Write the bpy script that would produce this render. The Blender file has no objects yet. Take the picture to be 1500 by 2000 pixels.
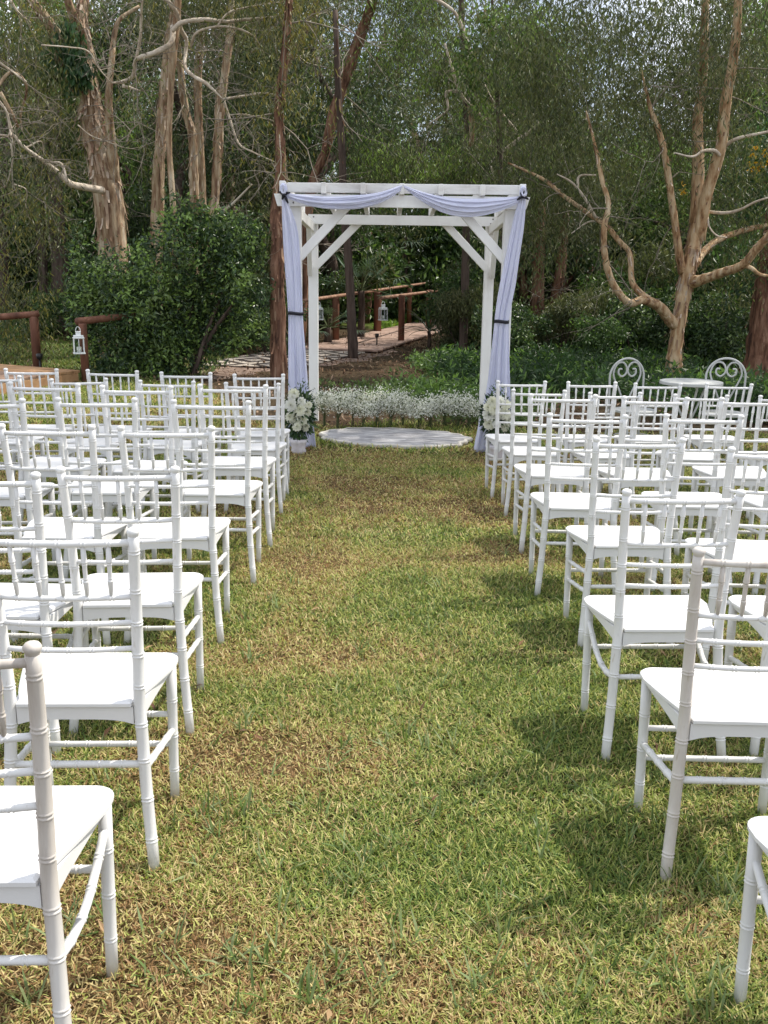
import bpy, math, random
import numpy as np
from mathutils import Vector, Matrix

rng = np.random.default_rng(7)
random.seed(7)
S = bpy.context.scene
C = S.collection
PI = math.pi

# ------------------------------------------------------------------ camera
F, PITCH, ROLL, H = 1850.0, 0.2410, 0.0142, 1.5589      # focal in photo pixels (1500x2000)
SX, SY = -0.0188, 0.0081                                  # the lawn's gentle slope
cp, sp, cr, sr = math.cos(PITCH), math.sin(PITCH), math.cos(ROLL), math.sin(ROLL)
_r, _u, FWD = np.array([1, 0, 0.]), np.array([0, sp, cp]), np.array([0, cp, -sp])
RT, UP = cr * _r + sr * _u, -sr * _r + cr * _u
O = np.array([0, 0, H])
cam = bpy.data.cameras.new('camera')
cam.sensor_fit = 'VERTICAL'; cam.sensor_height = 36; cam.sensor_width = 27
cam.lens = F / 2000 * 36
cam.clip_start = 0.05; cam.clip_end = 1000
co = bpy.data.objects.new('camera', cam); C.objects.link(co)
M = Matrix.Identity(4)
for i in range(3):
    M[i][0] = RT[i]; M[i][1] = UP[i]; M[i][2] = -FWD[i]; M[i][3] = O[i]
co.matrix_world = M
S.camera = co

# ------------------------------------------------------------------ world and sun
SUN = np.array([0.90, 0.43, 0.0]); SUN = SUN / np.linalg.norm(SUN)
EL = math.radians(56)
SUNV = np.array([SUN[0] * math.cos(EL), SUN[1] * math.cos(EL), math.sin(EL)])
W = bpy.data.worlds.new('World'); S.world = W; W.use_nodes = True
nt = W.node_tree; nt.nodes.clear()
wo = nt.nodes.new('ShaderNodeOutputWorld'); bg = nt.nodes.new('ShaderNodeBackground')
sky = nt.nodes.new('ShaderNodeTexSky'); sky.sky_type = 'NISHITA'; sky.sun_disc = False
sky.sun_elevation = EL; sky.sun_rotation = math.atan2(SUN[0], SUN[1]); sky.dust_density = 2.0
tc = nt.nodes.new('ShaderNodeTexCoord'); nz = nt.nodes.new('ShaderNodeTexNoise')
nz.inputs['Scale'].default_value = 2.2; nz.inputs['Detail'].default_value = 6
rp = nt.nodes.new('ShaderNodeValToRGB'); rp.color_ramp.elements[0].position = .32; rp.color_ramp.elements[1].position = .54
mx = nt.nodes.new('ShaderNodeMix'); mx.data_type = 'RGBA'
mx.inputs['B'].default_value = (8.8, 9.2, 10.0, 1)
L = nt.links.new
L(tc.outputs['Generated'], nz.inputs['Vector']); L(nz.outputs['Fac'], rp.inputs['Fac'])
L(rp.outputs['Color'], mx.inputs['Factor']); L(sky.outputs['Color'], mx.inputs['A'])
L(mx.outputs['Result'], bg.inputs['Color']); bg.inputs['Strength'].default_value = 0.125
L(bg.outputs['Background'], wo.inputs['Surface'])
sl = bpy.data.lights.new('sun', 'SUN'); sl.energy = 4.7; sl.angle = math.radians(0.6); sl.color = (1, .94, .83)
so = bpy.data.objects.new('sun', sl); C.objects.link(so)
so.rotation_euler = Vector(-SUNV).to_track_quat('-Z', 'Y').to_euler()
S.view_settings.view_transform = 'Standard'; S.view_settings.look = 'None'
S.view_settings.exposure = 0.26; S.view_settings.gamma = 1
S.render.engine = 'CYCLES'
S.cycles.max_bounces = 6; S.cycles.diffuse_bounces = 3; S.cycles.transmission_bounces = 4; S.cycles.transparent_max_bounces = 6
S.cycles.use_denoising = True

# ------------------------------------------------------------------ helpers
def zg(x, y): return SX * x + SY * y
def ray(x, y): return FWD + (x - 750) / F * RT - (y - 1000) / F * UP
def at(x, y, Y):                     # the point at distance Y (metres ahead) seen at photo pixel x, y
    d = ray(x, y); return O + d * (Y / d[1])
def gnd(x, y, z=0.0):                # the point on the ground seen at photo pixel x, y
    d = ray(x, y); t = (z - H) / (d[2] - SX * d[0] - SY * d[1]); return O + t * d
def nrm(v): return v / (np.linalg.norm(v, axis=-1, keepdims=True) + 1e-9)

def vnoise(P, scale, seed=0, oct=3):  # cheap smooth noise in about [0,1]
    P = np.asarray(P, float); r = np.random.default_rng(seed + 100); out = np.zeros(len(P)); a = 1.0; tot = 0
    for o in range(oct):
        for k in range(4):
            d = r.normal(size=P.shape[1]); d /= np.linalg.norm(d)
            out += a * np.sin(P @ d * scale * 2 ** o * r.uniform(.7, 1.3) + r.uniform(0, 6.28)); tot += a * .62
        a *= .55
    return np.clip(.5 + out / tot * .5, 0, 1)

def mesh_np(name, V, faces, mat, parent=None, smooth=True, col=None):
    """faces: list of arrays (n,3)/(n,4)"""
    me = bpy.data.meshes.new(name)
    V = np.asarray(V, np.float32)
    faces = [np.asarray(f, np.int32) for f in faces if len(f)]
    me.vertices.add(len(V)); me.vertices.foreach_set('co', V.ravel())
    nl = sum(f.size for f in faces); npoly = sum(len(f) for f in faces)
    me.loops.add(nl); me.loops.foreach_set('vertex_index', np.concatenate([f.ravel() for f in faces]))
    tot = np.concatenate([np.full(len(f), f.shape[1], np.int32) for f in faces])
    st = np.concatenate([[0], np.cumsum(tot)[:-1]]).astype(np.int32)
    me.polygons.add(npoly); me.polygons.foreach_set('loop_start', st); me.polygons.foreach_set('loop_total', tot)
    me.polygons.foreach_set('use_smooth', np.full(npoly, bool(smooth)))
    if col is not None:
        ca = me.color_attributes.new('tint', 'FLOAT_COLOR', 'POINT')
        cc = np.ones((len(V), 4), np.float32); cc[:, :3] = col
        ca.data.foreach_set('color', cc.ravel())
    me.update(calc_edges=True); me.validate()
    if mat: me.materials.append(mat)
    ob = bpy.data.objects.new(name, me); C.objects.link(ob)
    if parent: ob.parent = parent
    return ob

class MB:                              # collects primitives that make up one connected part
    def __init__(s): s.v = []; s.q = []; s.t = []; s.n = 0; s.ng = []
    def add(s, V, q=(), t=()):
        V = np.asarray(V, float).reshape(-1, 3)
        if len(q): s.q.append(np.asarray(q) + s.n)
        if len(t): s.t.append(np.asarray(t) + s.n)
        s.v.append(V); s.n += len(V); return s
    def box(s, c, size, R=None, bev=0.0):
        c = np.asarray(c, float); h = np.asarray(size, float) / 2
        if bev <= 0:
            P = np.array([[x, y, z] for z in (-1, 1) for y in (-1, 1) for x in (-1, 1)]) * h
            Q = [[0, 2, 3, 1], [4, 5, 7, 6], [0, 1, 5, 4], [2, 6, 7, 3], [0, 4, 6, 2], [1, 3, 7, 5]]; T = []
        else:                          # chamfered box
            P = []; idx = {}
            for a in range(3):
                for sgn in (-1, 1):
                    for u in (-1, 1):
                        for w in (-1, 1):
                            p = [0, 0, 0]; b, d = (a + 1) % 3, (a + 2) % 3
                            p[a] = sgn * h[a]; p[b] = u * (h[b] - bev); p[d] = w * (h[d] - bev)
                            sg = [0, 0, 0]; sg[a] = sgn; sg[b] = u; sg[d] = w
                            idx[(a, tuple(sg))] = len(P); P.append(p)
            Q = []; T = []
            for a in range(3):
                b, d = (a + 1) % 3, (a + 2) % 3
                for sgn in (-1, 1):
                    f = []
                    for u, w in ((-1, -1), (1, -1), (1, 1), (-1, 1)):
                        sg = [0, 0, 0]; sg[a] = sgn; sg[b] = u; sg[d] = w; f.append(idx[(a, tuple(sg))])
                    Q.append(f if sgn > 0 else f[::-1])
                for u in (-1, 1):
                    for w in (-1, 1):
                        f = []
                        for (ax, t) in ((b, -1), (b, 1), (d, 1), (d, -1)):
                            sg = [0, 0, 0]; sg[a] = t; sg[b] = u; sg[d] = w; f.append(idx[(ax, tuple(sg))])
                        Q.append(f if u * w > 0 else f[::-1])
            for sx in (-1, 1):
                for sy in (-1, 1):
                    for sz in (-1, 1):
                        f = [idx[(a, (sx, sy, sz))] for a in range(3)]
                        T.append(f if sx * sy * sz > 0 else f[::-1])
            P = np.array(P)
        if R is not None: P = P @ np.asarray(R).T
        return s.add(P + c, Q, T)
    def bar(s, a, b, w, t, upv=(0, 0, 1), bev=.004):   # a plank from a to b, w wide across, t thick
        a, b = np.asarray(a, float), np.asarray(b, float); d = b - a; ln = np.linalg.norm(d); d = d / ln
        x = np.cross(d, upv); x /= np.linalg.norm(x); y = np.cross(x, d)
        return s.box((a + b) / 2, (w, ln, t), np.stack([x, d, y], 1), bev)
    def tube(s, P, rad, seg=8, cap=True):
        P = np.asarray(P, float); n = len(P); rad = np.broadcast_to(np.asarray(rad, float), (n,))
        T = np.gradient(P, axis=0); T = nrm(T)
        a = np.array([1, 0, 0.]) if abs(T[0][0]) < .8 else np.array([0, 1, 0.])
        u = np.cross(T[0], a); u /= np.linalg.norm(u); U = []
        for i in range(n):
            u = u - T[i] * (u @ T[i]); u = u / np.linalg.norm(u); U.append(u)
        U = np.array(U); Wd = np.cross(T, U)
        th = np.linspace(0, 2 * PI, seg, endpoint=False)
        V = P[:, None] + rad[:, None, None] * (np.cos(th)[None, :, None] * U[:, None] + np.sin(th)[None, :, None] * Wd[:, None])
        i = np.arange(n - 1)[:, None] * seg; j = np.arange(seg)[None]; k = (j + 1) % seg
        Q = np.stack([i + j, i + k, i + seg + k, i + seg + j], -1).reshape(-1, 4)
        V = V.reshape(-1, 3); Tt = []
        if cap:
            V = np.vstack([V, P[0], P[-1]]); b = n * seg
            Tt = [[b, (q + 1) % seg, q] for q in range(seg)] + [[b + 1, (n - 1) * seg + q, (n - 1) * seg + (q + 1) % seg] for q in range(seg)]
        return s.add(V, Q, Tt)
    def obj(s, name, mat, parent=None, smooth=False, loc=None):
        o = mesh_np(name, np.vstack(s.v), [np.vstack(x) for x in (s.q, s.t) if x], mat, parent, smooth)
        if loc is not None: o.location = loc
        return o

def spline(P, n=6):                    # Catmull-Rom through the points
    P = np.asarray(P, float); Q = np.vstack([2 * P[0] - P[1], P, 2 * P[-1] - P[-2]]); out = []
    for i in range(len(P) - 1):
        a, b, c, d = Q[i:i + 4]
        for t in np.linspace(0, 1, n, endpoint=False):
            out.append(.5 * (2 * b + (c - a) * t + (2 * a - 5 * b + 4 * c - d) * t * t + (3 * b - a - 3 * c + d) * t ** 3))
    out.append(P[-1]); return np.array(out)

def tag(o, label=None, cat=None, group=None, kind=None):
    if label: o['label'] = label
    if cat: o['category'] = cat
    if group: o['group'] = group
    if kind: o['kind'] = kind
    return o
def thing(name, label, cat, loc=(0, 0, 0), rz=0, group=None):
    o = bpy.data.objects.new(name, None); C.objects.link(o); o.empty_display_size = .1
    o.location = loc; o.rotation_euler = (0, 0, rz); return tag(o, label, cat, group)
KIDS = {}
def copy_tree(o, parent=None):
    c = o.copy(); C.objects.link(c)
    if parent: c.parent = parent
    for ch in list(o.children): copy_tree(ch, c)
    return c

# ------------------------------------------------------------------ materials
def mat(name, base=(.8, .8, .8), rough=.6, spec=.4):
    m = bpy.data.materials.new(name); m.use_nodes = True
    b = m.node_tree.nodes['Principled BSDF']
    b.inputs['Base Color'].default_value = (*base, 1); b.inputs['Roughness'].default_value = rough
    b.inputs['Specular IOR Level'].default_value = spec
    return m, m.node_tree, b
def noisy(name, cols, scale=6, stretch=(1, 1, 1), rough=.7, bump=.3, detail=6, pos=None, spec=.3, bscale=None, dist=.02, coord='Object'):
    m, t, b = mat(name, cols[0], rough, spec)
    tc = t.nodes.new('ShaderNodeTexCoord'); mp = t.nodes.new('ShaderNodeMapping'); mp.inputs['Scale'].default_value = stretch
    n = t.nodes.new('ShaderNodeTexNoise'); n.inputs['Scale'].default_value = scale; n.inputs['Detail'].default_value = detail
    n.inputs['Roughness'].default_value = .62
    r = t.nodes.new('ShaderNodeValToRGB'); e = r.color_ramp.elements
    pos = pos or list(np.linspace(.3, .7, len(cols)))
    while len(e) < len(cols): e.new(.5)
    for el, c, p in zip(e, cols, pos): el.position = p; el.color = (*c, 1)
    l = t.links.new
    l(tc.outputs[coord], mp.inputs['Vector']); l(mp.outputs['Vector'], n.inputs['Vector']); l(n.outputs['Fac'], r.inputs['Fac'])
    l(r.outputs['Color'], b.inputs['Base Color'])
    if bump:
        n2 = t.nodes.new('ShaderNodeTexNoise'); n2.inputs['Scale'].default_value = bscale or scale * 2; n2.inputs['Detail'].default_value = 8
        l(mp.outputs['Vector'], n2.inputs['Vector'])
        bp = t.nodes.new('ShaderNodeBump'); bp.inputs['Strength'].default_value = bump; bp.inputs['Distance'].default_value = dist
        l(n2.outputs['Fac'], bp.inputs['Height']); l(bp.outputs['Normal'], b.inputs['Normal'])
    return m
def leafmat(name, trans=.3, rough=.45, spec=.35, gain=1.3):
    m, t, b = mat(name, (.08, .1, .04), rough, spec)
    a = t.nodes.new('ShaderNodeAttribute'); a.attribute_name = 'tint'
    l = t.links.new; l(a.outputs['Color'], b.inputs['Base Color'])
    if trans:
        tr = t.nodes.new('ShaderNodeBsdfTranslucent'); mxs = t.nodes.new('ShaderNodeMixShader'); mxs.inputs[0].default_value = trans
        g = t.nodes.new('ShaderNodeMix'); g.data_type = 'RGBA'; g.blend_type = 'MULTIPLY'; g.inputs['Factor'].default_value = 1
        g.inputs['B'].default_value = (gain, gain * 1.05, gain * .7, 1)
        l(a.outputs['Color'], g.inputs['A']); l(g.outputs['Result'], tr.inputs['Color'])
        o = t.nodes['Material Output']
        l(b.outputs[0], mxs.inputs[1]); l(tr.outputs[0], mxs.inputs[2]); l(mxs.outputs[0], o.inputs['Surface'])
    return m

m_chair = noisy('white_resin', [(.56, .54, .50), (.69, .69, .685), (.72, .72, .72)], 5, (1, 1, .35), .38, .12, pos=[.22, .36, .6], dist=.002, bscale=60)
def scuffed(m, amt=.55):               # grime on the feet and scattered scuffs
    t = m.node_tree; b = t.nodes['Principled BSDF']; src = b.inputs['Base Color'].links[0].from_socket; l = t.links.new
    tc = t.nodes.new('ShaderNodeTexCoord'); sx = t.nodes.new('ShaderNodeSeparateXYZ'); l(tc.outputs['Object'], sx.inputs[0])
    n = t.nodes.new('ShaderNodeTexNoise'); n.inputs['Scale'].default_value = 34; n.inputs['Detail'].default_value = 6; l(tc.outputs['Object'], n.inputs['Vector'])
    a = t.nodes.new('ShaderNodeMath'); a.operation = 'MULTIPLY_ADD'; l(sx.outputs[2], a.inputs[0]); a.inputs[1].default_value = -7; l(n.outputs['Fac'], a.inputs[2])
    r = t.nodes.new('ShaderNodeValToRGB'); r.color_ramp.elements[0].position = .30; r.color_ramp.elements[1].position = .62; l(a.outputs[0], r.inputs['Fac'])
    n2 = t.nodes.new('ShaderNodeTexNoise'); n2.inputs['Scale'].default_value = 70; n2.inputs['Detail'].default_value = 3
    mp = t.nodes.new('ShaderNodeMapping'); mp.inputs['Scale'].default_value = (1, 1, .16); l(tc.outputs['Object'], mp.inputs['Vector']); l(mp.outputs['Vector'], n2.inputs['Vector'])
    r2 = t.nodes.new('ShaderNodeValToRGB'); r2.color_ramp.elements[0].position = .66; r2.color_ramp.elements[1].position = .74; l(n2.outputs['Fac'], r2.inputs['Fac'])
    mxx = t.nodes.new('ShaderNodeMath'); mxx.operation = 'MAXIMUM'; l(r.outputs['Color'], mxx.inputs[0]); l(r2.outputs['Color'], mxx.inputs[1])
    mu = t.nodes.new('ShaderNodeMath'); mu.operation = 'MULTIPLY'; l(mxx.outputs[0], mu.inputs[0]); mu.inputs[1].default_value = amt
    mx = t.nodes.new('ShaderNodeMix'); mx.data_type = 'RGBA'; mx.inputs['B'].default_value = (.36, .30, .23, 1); l(mu.outputs[0], mx.inputs['Factor']); l(src, mx.inputs['A']); l(mx.outputs['Result'], b.inputs['Base Color'])
    return m
scuffed(m_chair)
m_worn = noisy('worn_white_resin', [(.36, .31, .27), (.54, .50, .46), (.66, .64, .61)], 9, (1, 1, .18), .5, .25, pos=[.28, .45, .68], dist=.003, bscale=50)
scuffed(m_worn, .6)
m_seat = noisy('white_seat_resin', [(.70, .70, .70), (.75, .75, .76)], 3, (1, 1, 1), .42, .05, dist=.001, bscale=120)
m_paint = noisy('white_painted_timber', [(.60, .57, .53), (.82, .81, .79), (.87, .87, .86)], 4, (1, 1, .3), .55, .25, pos=[.25, .4, .62], dist=.004, bscale=40)
m_weather = noisy('weathered_white_timber', [(.48, .45, .42), (.76, .75, .73), (.85, .85, .84)], 5, (.25, 1, 1), .65, .3, pos=[.3, .48, .68], dist=.004, bscale=40)
m_black = mat('black_ribbon', (.012, .012, .02), .6)[0]
m_bolt = mat('dull_bolt', (.12, .11, .10), .5)[0]
m_bark = noisy('paperbark', [(.09, .05, .03), (.25, .155, .09), (.42, .31, .20), (.56, .48, .36)], 6.5, (1.8, 1.8, .30), .85, 1.0, pos=[.33, .43, .54, .68], dist=.05, bscale=7)
m_barkred = noisy('reddish_bark', [(.05, .025, .017), (.20, .10, .062), (.34, .205, .14)], 7, (2.0, 2.0, .28), .9, 1.0, pos=[.36, .5, .66], dist=.05, bscale=8)
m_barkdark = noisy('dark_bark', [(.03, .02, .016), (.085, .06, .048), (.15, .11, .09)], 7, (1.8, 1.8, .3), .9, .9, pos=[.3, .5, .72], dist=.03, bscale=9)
m_limb = noisy('pale_limb_bark', [(.30, .235, .17), (.52, .44, .35), (.68, .61, .52)], 7, (1, 1, .6), .85, .5, pos=[.3, .48, .7], dist=.02, bscale=12)
m_barktan = noisy('tan_paperbark', [(.13, .065, .03), (.36, .215, .11), (.52, .37, .22), (.62, .50, .34)], 7, (1.8, 1.8, .35), .85, 1.0, pos=[.32, .43, .54, .70], dist=.04, bscale=8)
m_twig = noisy('grey_twig_bark', [(.16, .13, .10), (.34, .30, .25)], 9, rough=.9, bump=0)
m_post = noisy('red_brown_timber', [(.08, .034, .022), (.17, .075, .047), (.24, .12, .08)], 6, (1, 1, .2), .7, .4, dist=.01, bscale=25)
m_log = noisy('log_rail_timber', [(.15, .075, .05), (.29, .16, .105), (.40, .26, .185)], 7, (1, 1, 1), .7, .4, dist=.01, bscale=22)
m_deck = noisy('weathered_deck_board', [(.21, .13, .10), (.39, .27, .215), (.49, .36, .30)], 5, (1, 1, 1), .75, .4, dist=.006, bscale=30)
m_leftdeck = noisy('trodden_deck_board', [(.11, .07, .05), (.24, .155, .11), (.33, .23, .17)], 5, (1, 1, 1), .75, .4, dist=.006, bscale=30)
m_newdeck = noisy('orange_deck_board', [(.24, .13, .065), (.38, .22, .115), (.46, .29, .16)], 4, (1, 1, 1), .6, .3, dist=.006, bscale=30)
m_leaf = leafmat('leaf', .3)
m_gloss = leafmat('glossy_leaf', .2, .36, .4)
m_grass = leafmat('grass_blade', .32, .5, .3, 1.2)
m_litter = leafmat('dry_leaf', 0, .8, .2)
m_petal = leafmat('petal', .25, .6, .2, 1.0)
m_metal = mat('white_enamel', (.46, .47, .46), .5)[0]
m_lantern = mat('lantern_enamel', (.70, .73, .74), .4)[0]
m_glass, _t, _b = mat('lantern_glass', (.9, .95, .95), .03); _b.inputs['Transmission Weight'].default_value = 1; _b.inputs['IOR'].default_value = 1.1
m_candle = mat('candle_wax', (.8, .77, .68), .5)[0]
m_stake = mat('black_plastic', (.02, .02, .02), .4)[0]
m_wrap = noisy('white_wrap', [(.52, .48, .50), (.70, .67, .69)], 14, rough=.6, bump=.4, dist=.01)
# sheer cloth
m_cloth, t, b = mat('white_voile', (.83, .845, .96), .8, .1)
tr = t.nodes.new('ShaderNodeBsdfTranslucent'); tr.inputs['Color'].default_value = (.85, .865, .98, 1)
ms = t.nodes.new('ShaderNodeMixShader'); ms.inputs[0].default_value = .5
t.links.new(b.outputs[0], ms.inputs[1]); t.links.new(tr.outputs[0], ms.inputs[2]); t.links.new(ms.outputs[0], t.nodes['Material Output'].inputs['Surface'])
wv = t.nodes.new('ShaderNodeTexNoise'); wv.inputs['Scale'].default_value = 220
bp = t.nodes.new('ShaderNodeBump'); bp.inputs['Strength'].default_value = .15; bp.inputs['Distance'].default_value = .002
tcc = t.nodes.new('ShaderNodeTexCoord'); t.links.new(tcc.outputs['Object'], wv.inputs['Vector']); t.links.new(wv.outputs['Fac'], bp.inputs['Height']); t.links.new(bp.outputs['Normal'], b.inputs['Normal'])

# ------------------------------------------------------------------ ground
def lawn_mask(x, y):                    # 1 on the lawn, 0 on the woodland floor
    edge = 9.75 + .18 * np.sin(x * 2.1) + .12 * np.sin(x * 5.3 + 1) + np.where(x < -1.3, np.clip((-1.3 - x) * 2.2, 0, 3.0), 0)
    return np.clip((edge - y) / .5 + .5, 0, 1)
def dryness(x, y):
    P = np.stack([x, y], 1)
    d = .43 + (vnoise(P, 1.7, 3, 4) - .5) * 1.25 + (vnoise(P, 8, 5, 3) - .5) * .7
    for (px, py, r, a) in ((905, 995, .22, .55), (870, 985, .35, .3), (420, 1000, .4, .3), (1010, 990, .2, .4), (700, 950, .5, .25), (890, 1230, .12, .3), (960, 1080, .2, .45), (640, 1100, .3, .25), (330, 1500, .2, .3), (760, 975, .45, .25), (640, 1480, .22, .40), (520, 1450, .20, .30), (180, 1900, .25, .75), (250, 1850, .16, .45),
                           (700, 900, .9, .35), (1000, 1080, .25, .3), (860, 1900, .25, .25), (600, 1330, .22, .2), (1150, 1400, .2, -.3), (850, 1500, .5, -.36), (900, 1640, .35, -.25), (1000, 1750, .4, -.2), (780, 1180, .5, -.2), (900, 1290, .4, -.25), (700, 1330, .3, -.12), (560, 1470, .16, .4), (640, 1540, .2, .25), (1340, 1780, .12, .35)):
        g = gnd(px, py); d = d + a * np.exp(-((x - g[0]) ** 2 + (y - g[1]) ** 2) / r ** 2)
    return np.clip(d, 0, 1)
def bumps(x, y):
    P = np.stack([x, y], 1)
    return (vnoise(P, 2.2, 11, 3) - .5) * .03 * np.clip((y - 8.5) / 3, 0.12, 1.6)
xs = np.concatenate([[-260, -120, -60, -30], np.linspace(-16, 16, 161), [30, 60, 120, 260]])
ys = np.concatenate([[-40, -12, -4], np.linspace(-1, 34, 176), [40, 55, 80, 140, 420]])
X, Y = np.meshgrid(xs, ys); x, y = X.ravel(), Y.ravel()
z = zg(x, y) + np.where((np.abs(x) < 17) & (y > -2) & (y < 35), bumps(x, y), 0)
nx, ny = len(xs), len(ys)
i = (np.arange(ny - 1)[:, None] * nx + np.arange(nx - 1)[None]).ravel()
dd = dryness(x, y); lm = lawn_mask(x, y)
col = np.empty((len(x), 3))
g1, g2, s1, s2 = np.array([.06, .062, .025]), np.array([.13, .09, .045]), np.array([.095, .062, .042]), np.array([.055, .05, .028])
wn = vnoise(np.stack([x, y], 1), 2.5, 9, 3)
fl = np.clip((y - 26) / 3, 0, 1) * (np.abs(x - .5) < 6)
backlawn = np.clip((y - 14.5) / 1.0, 0, 1) * np.clip((-3.2 - x) / .8, 0, 1)
for k in range(3):
    lawn = g1[k] * (1 - dd) + g2[k] * dd
    floor = s1[k] * (1 - wn) + s2[k] * wn
    cgr = (.10, .15, .03)[k]
    gm = np.clip(np.maximum(fl, backlawn), 0, 1)
    col[:, k] = lawn * lm + (floor * (1 - gm) + cgr * gm) * (1 - lm)
m_ground, t, b = mat('soil_and_thatch', (.1, .1, .05), .95, .1)
a = t.nodes.new('ShaderNodeAttribute'); a.attribute_name = 'tint'
tcg = t.nodes.new('ShaderNodeTexCoord'); n1 = t.nodes.new('ShaderNodeTexNoise'); n1.inputs['Scale'].default_value = 38; n1.inputs['Detail'].default_value = 8; n1.inputs['Roughness'].default_value = .7
r1 = t.nodes.new('ShaderNodeValToRGB'); r1.color_ramp.elements[0].color = (.35, .33, .3, 1); r1.color_ramp.elements[1].color = (1.5, 1.45, 1.35, 1)
r1.color_ramp.elements[0].position = .3; r1.color_ramp.elements[1].position = .72
mm = t.nodes.new('ShaderNodeMix'); mm.data_type = 'RGBA'; mm.blend_type = 'MULTIPLY'; mm.inputs['Factor'].default_value = 1
l = t.links.new
l(tcg.outputs['Object'], n1.inputs['Vector']); l(n1.outputs['Fac'], r1.inputs['Fac']); l(a.outputs['Color'], mm.inputs['A']); l(r1.outputs['Color'], mm.inputs['B']); l(mm.outputs['Result'], b.inputs['Base Color'])
bpn = t.nodes.new('ShaderNodeBump'); bpn.inputs['Strength'].default_value = .8; bpn.inputs['Distance'].default_value = .02; l(n1.outputs['Fac'], bpn.inputs['Height']); l(bpn.outputs['Normal'], b.inputs['Normal'])
ground = mesh_np('ground', np.stack([x, y, z], 1), [np.stack([i, i + 1, i + nx + 1, i + nx], 1)], m_ground, col=col)
tag(ground, kind='structure')

# ------------------------------------------------------------------ grass
def blades(P, L, Wd, tilt, col, name, material, curl=.32, kind='stuff', parent=None):
    n = len(P); az = rng.uniform(0, 2 * PI, n)
    dh = np.stack([np.cos(az), np.sin(az), np.zeros(n)], 1); sd = np.stack([-np.sin(az), np.cos(az), np.zeros(n)], 1)
    up = np.array([0, 0, 1.])
    ct, st = np.cos(tilt)[:, None], np.sin(tilt)[:, None]
    d1 = up * ct + dh * st
    t2 = tilt + curl * rng.uniform(.2, 1, n); d2 = up * np.cos(t2)[:, None] + dh * np.sin(t2)[:, None]
    tw = rng.normal(0, .5, n)[:, None]; sd = nrm(sd + up * tw * .6)
    mid = P + d1 * (L * .5)[:, None]; tip = mid + d2 * (L * .5)[:, None]
    tip[:, 2] = np.maximum(tip[:, 2], P[:, 2] + .002)
    w = (Wd / 2)[:, None]
    V = np.stack([P - sd * w * .8, P + sd * w * .8, mid + sd * w, mid - sd * w, tip], 1).reshape(-1, 3)
    b = np.arange(n) * 5
    o = mesh_np(name, V, [np.stack([b, b + 1, b + 2, b + 3], 1), np.stack([b + 3, b + 2, b + 4], 1)], material, parent, smooth=False, col=np.repeat(col, 5, 0))
    if kind: o['kind'] = kind
    return o
def pick(cols, w):                      # palette pick per item; w (n,k) weights
    w = w / w.sum(1, keepdims=True); c = np.cumsum(w, 1); u = rng.random(len(w))[:, None]
    k = np.clip((u > c).sum(1), 0, len(cols) - 1); return np.asarray(cols)[k]
GC = [(.085, .145, .028), (.23, .285, .06), (.42, .43, .14), (.54, .44, .21), (.31, .185, .085)]
def grass_zone(y0, y1, dens, L0, L1, W0, W1, name, xr=None):
    out = []
    Ym = (y0 + y1) / 2; hw = .43 * y1 + .25
    n = int(dens * 2 * hw * (y1 - y0))
    x = rng.uniform(-hw, hw, n); y = rng.uniform(y0, y1, n)
    k = (((x - .10) / .76) ** 2 + ((y - 8.98) / .53) ** 2 > 1) & (np.abs(x) < .43 * y + .25) & (rng.random(n) < lawn_mask(x, y)); x, y = x[k], y[k]
    d = dryness(x, y); k = rng.random(len(x)) > np.clip((d - .78) * 2.2, 0, .75); x, y, d = x[k], y[k], d[k]
    n = len(x)
    w = np.stack([np.clip(1.05 - d * 1.5, .05, 1), np.clip(1.1 - d * 1.0, .1, 1), np.full(n, .45), .12 + d * .75, .05 + np.clip(d - .35, 0, 1) * 1.3], 1)
    col = pick(GC, w) * rng.uniform(.75, 1.25, n)[:, None]
    P = np.stack([x, y, zg(x, y) + bumps(x, y) + rng.uniform(0, .012, n)], 1)
    tilt = np.clip(rng.normal(1.0, .32, n), .15, 1.5)
    return P, rng.uniform(L0, L1, n) * (1 - .35 * d), rng.uniform(W0, W1, n), tilt, col
zs = [grass_zone(1.55, 2.4, 40000, .016, .045, .0022, .0042, 'g'), grass_zone(2.4, 3.6, 30000, .016, .042, .0025, .0042, 'g'),
      grass_zone(3.6, 5.4, 20000, .018, .042, .003, .0046, 'g'), grass_zone(5.4, 8.2, 9500, .022, .05, .004, .0062, 'g'), grass_zone(8.2, 13, 2500, .04, .08, .007, .012, 'g')]
# coarser tufts
tp = [(700, 1690), (690, 1730), (770, 1810), (800, 1860), (850, 1600), (930, 1960), (740, 1940), (640, 1870), (560, 1790), (400, 1700), (420, 1640), (330, 1620), (530, 1880), (830, 1470), (900, 1430), (950, 1550), (1050, 1640), (1270, 1860), (1280, 1800), (1180, 1900), (1130, 1960), (1340, 1840), (1430, 1790), (130, 1830), (140, 1790), (30, 1850), (60, 1960), (620, 1600), (480, 1600), (720, 1330), (900, 1240), (1060, 1480), (470, 1990), (600, 1970), (980, 1850), (1400, 1930)]
Pt = []
for k in range(170):
    if k < len(tp): g = gnd(*tp[k])
    else: g = gnd(rng.uniform(100, 1450), rng.uniform(1080, 2000))
    m_ = rng.integers(5, 13); Pt.append(np.stack([rng.normal(g[0], .016, m_), rng.normal(g[1], .016, m_), np.zeros(m_)], 1))
Pt = np.vstack(Pt); Pt[:, 2] = zg(Pt[:, 0], Pt[:, 1]); n = len(Pt)
zs.append((Pt, rng.uniform(.05, .11, n), rng.uniform(.004, .0075, n), np.clip(rng.normal(.75, .35, n), .1, 1.4), pick([(.11, .17, .045), (.17, .23, .09), (.22, .26, .12)], np.ones((n, 3))) * rng.uniform(.8, 1.2, n)[:, None]))
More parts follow.
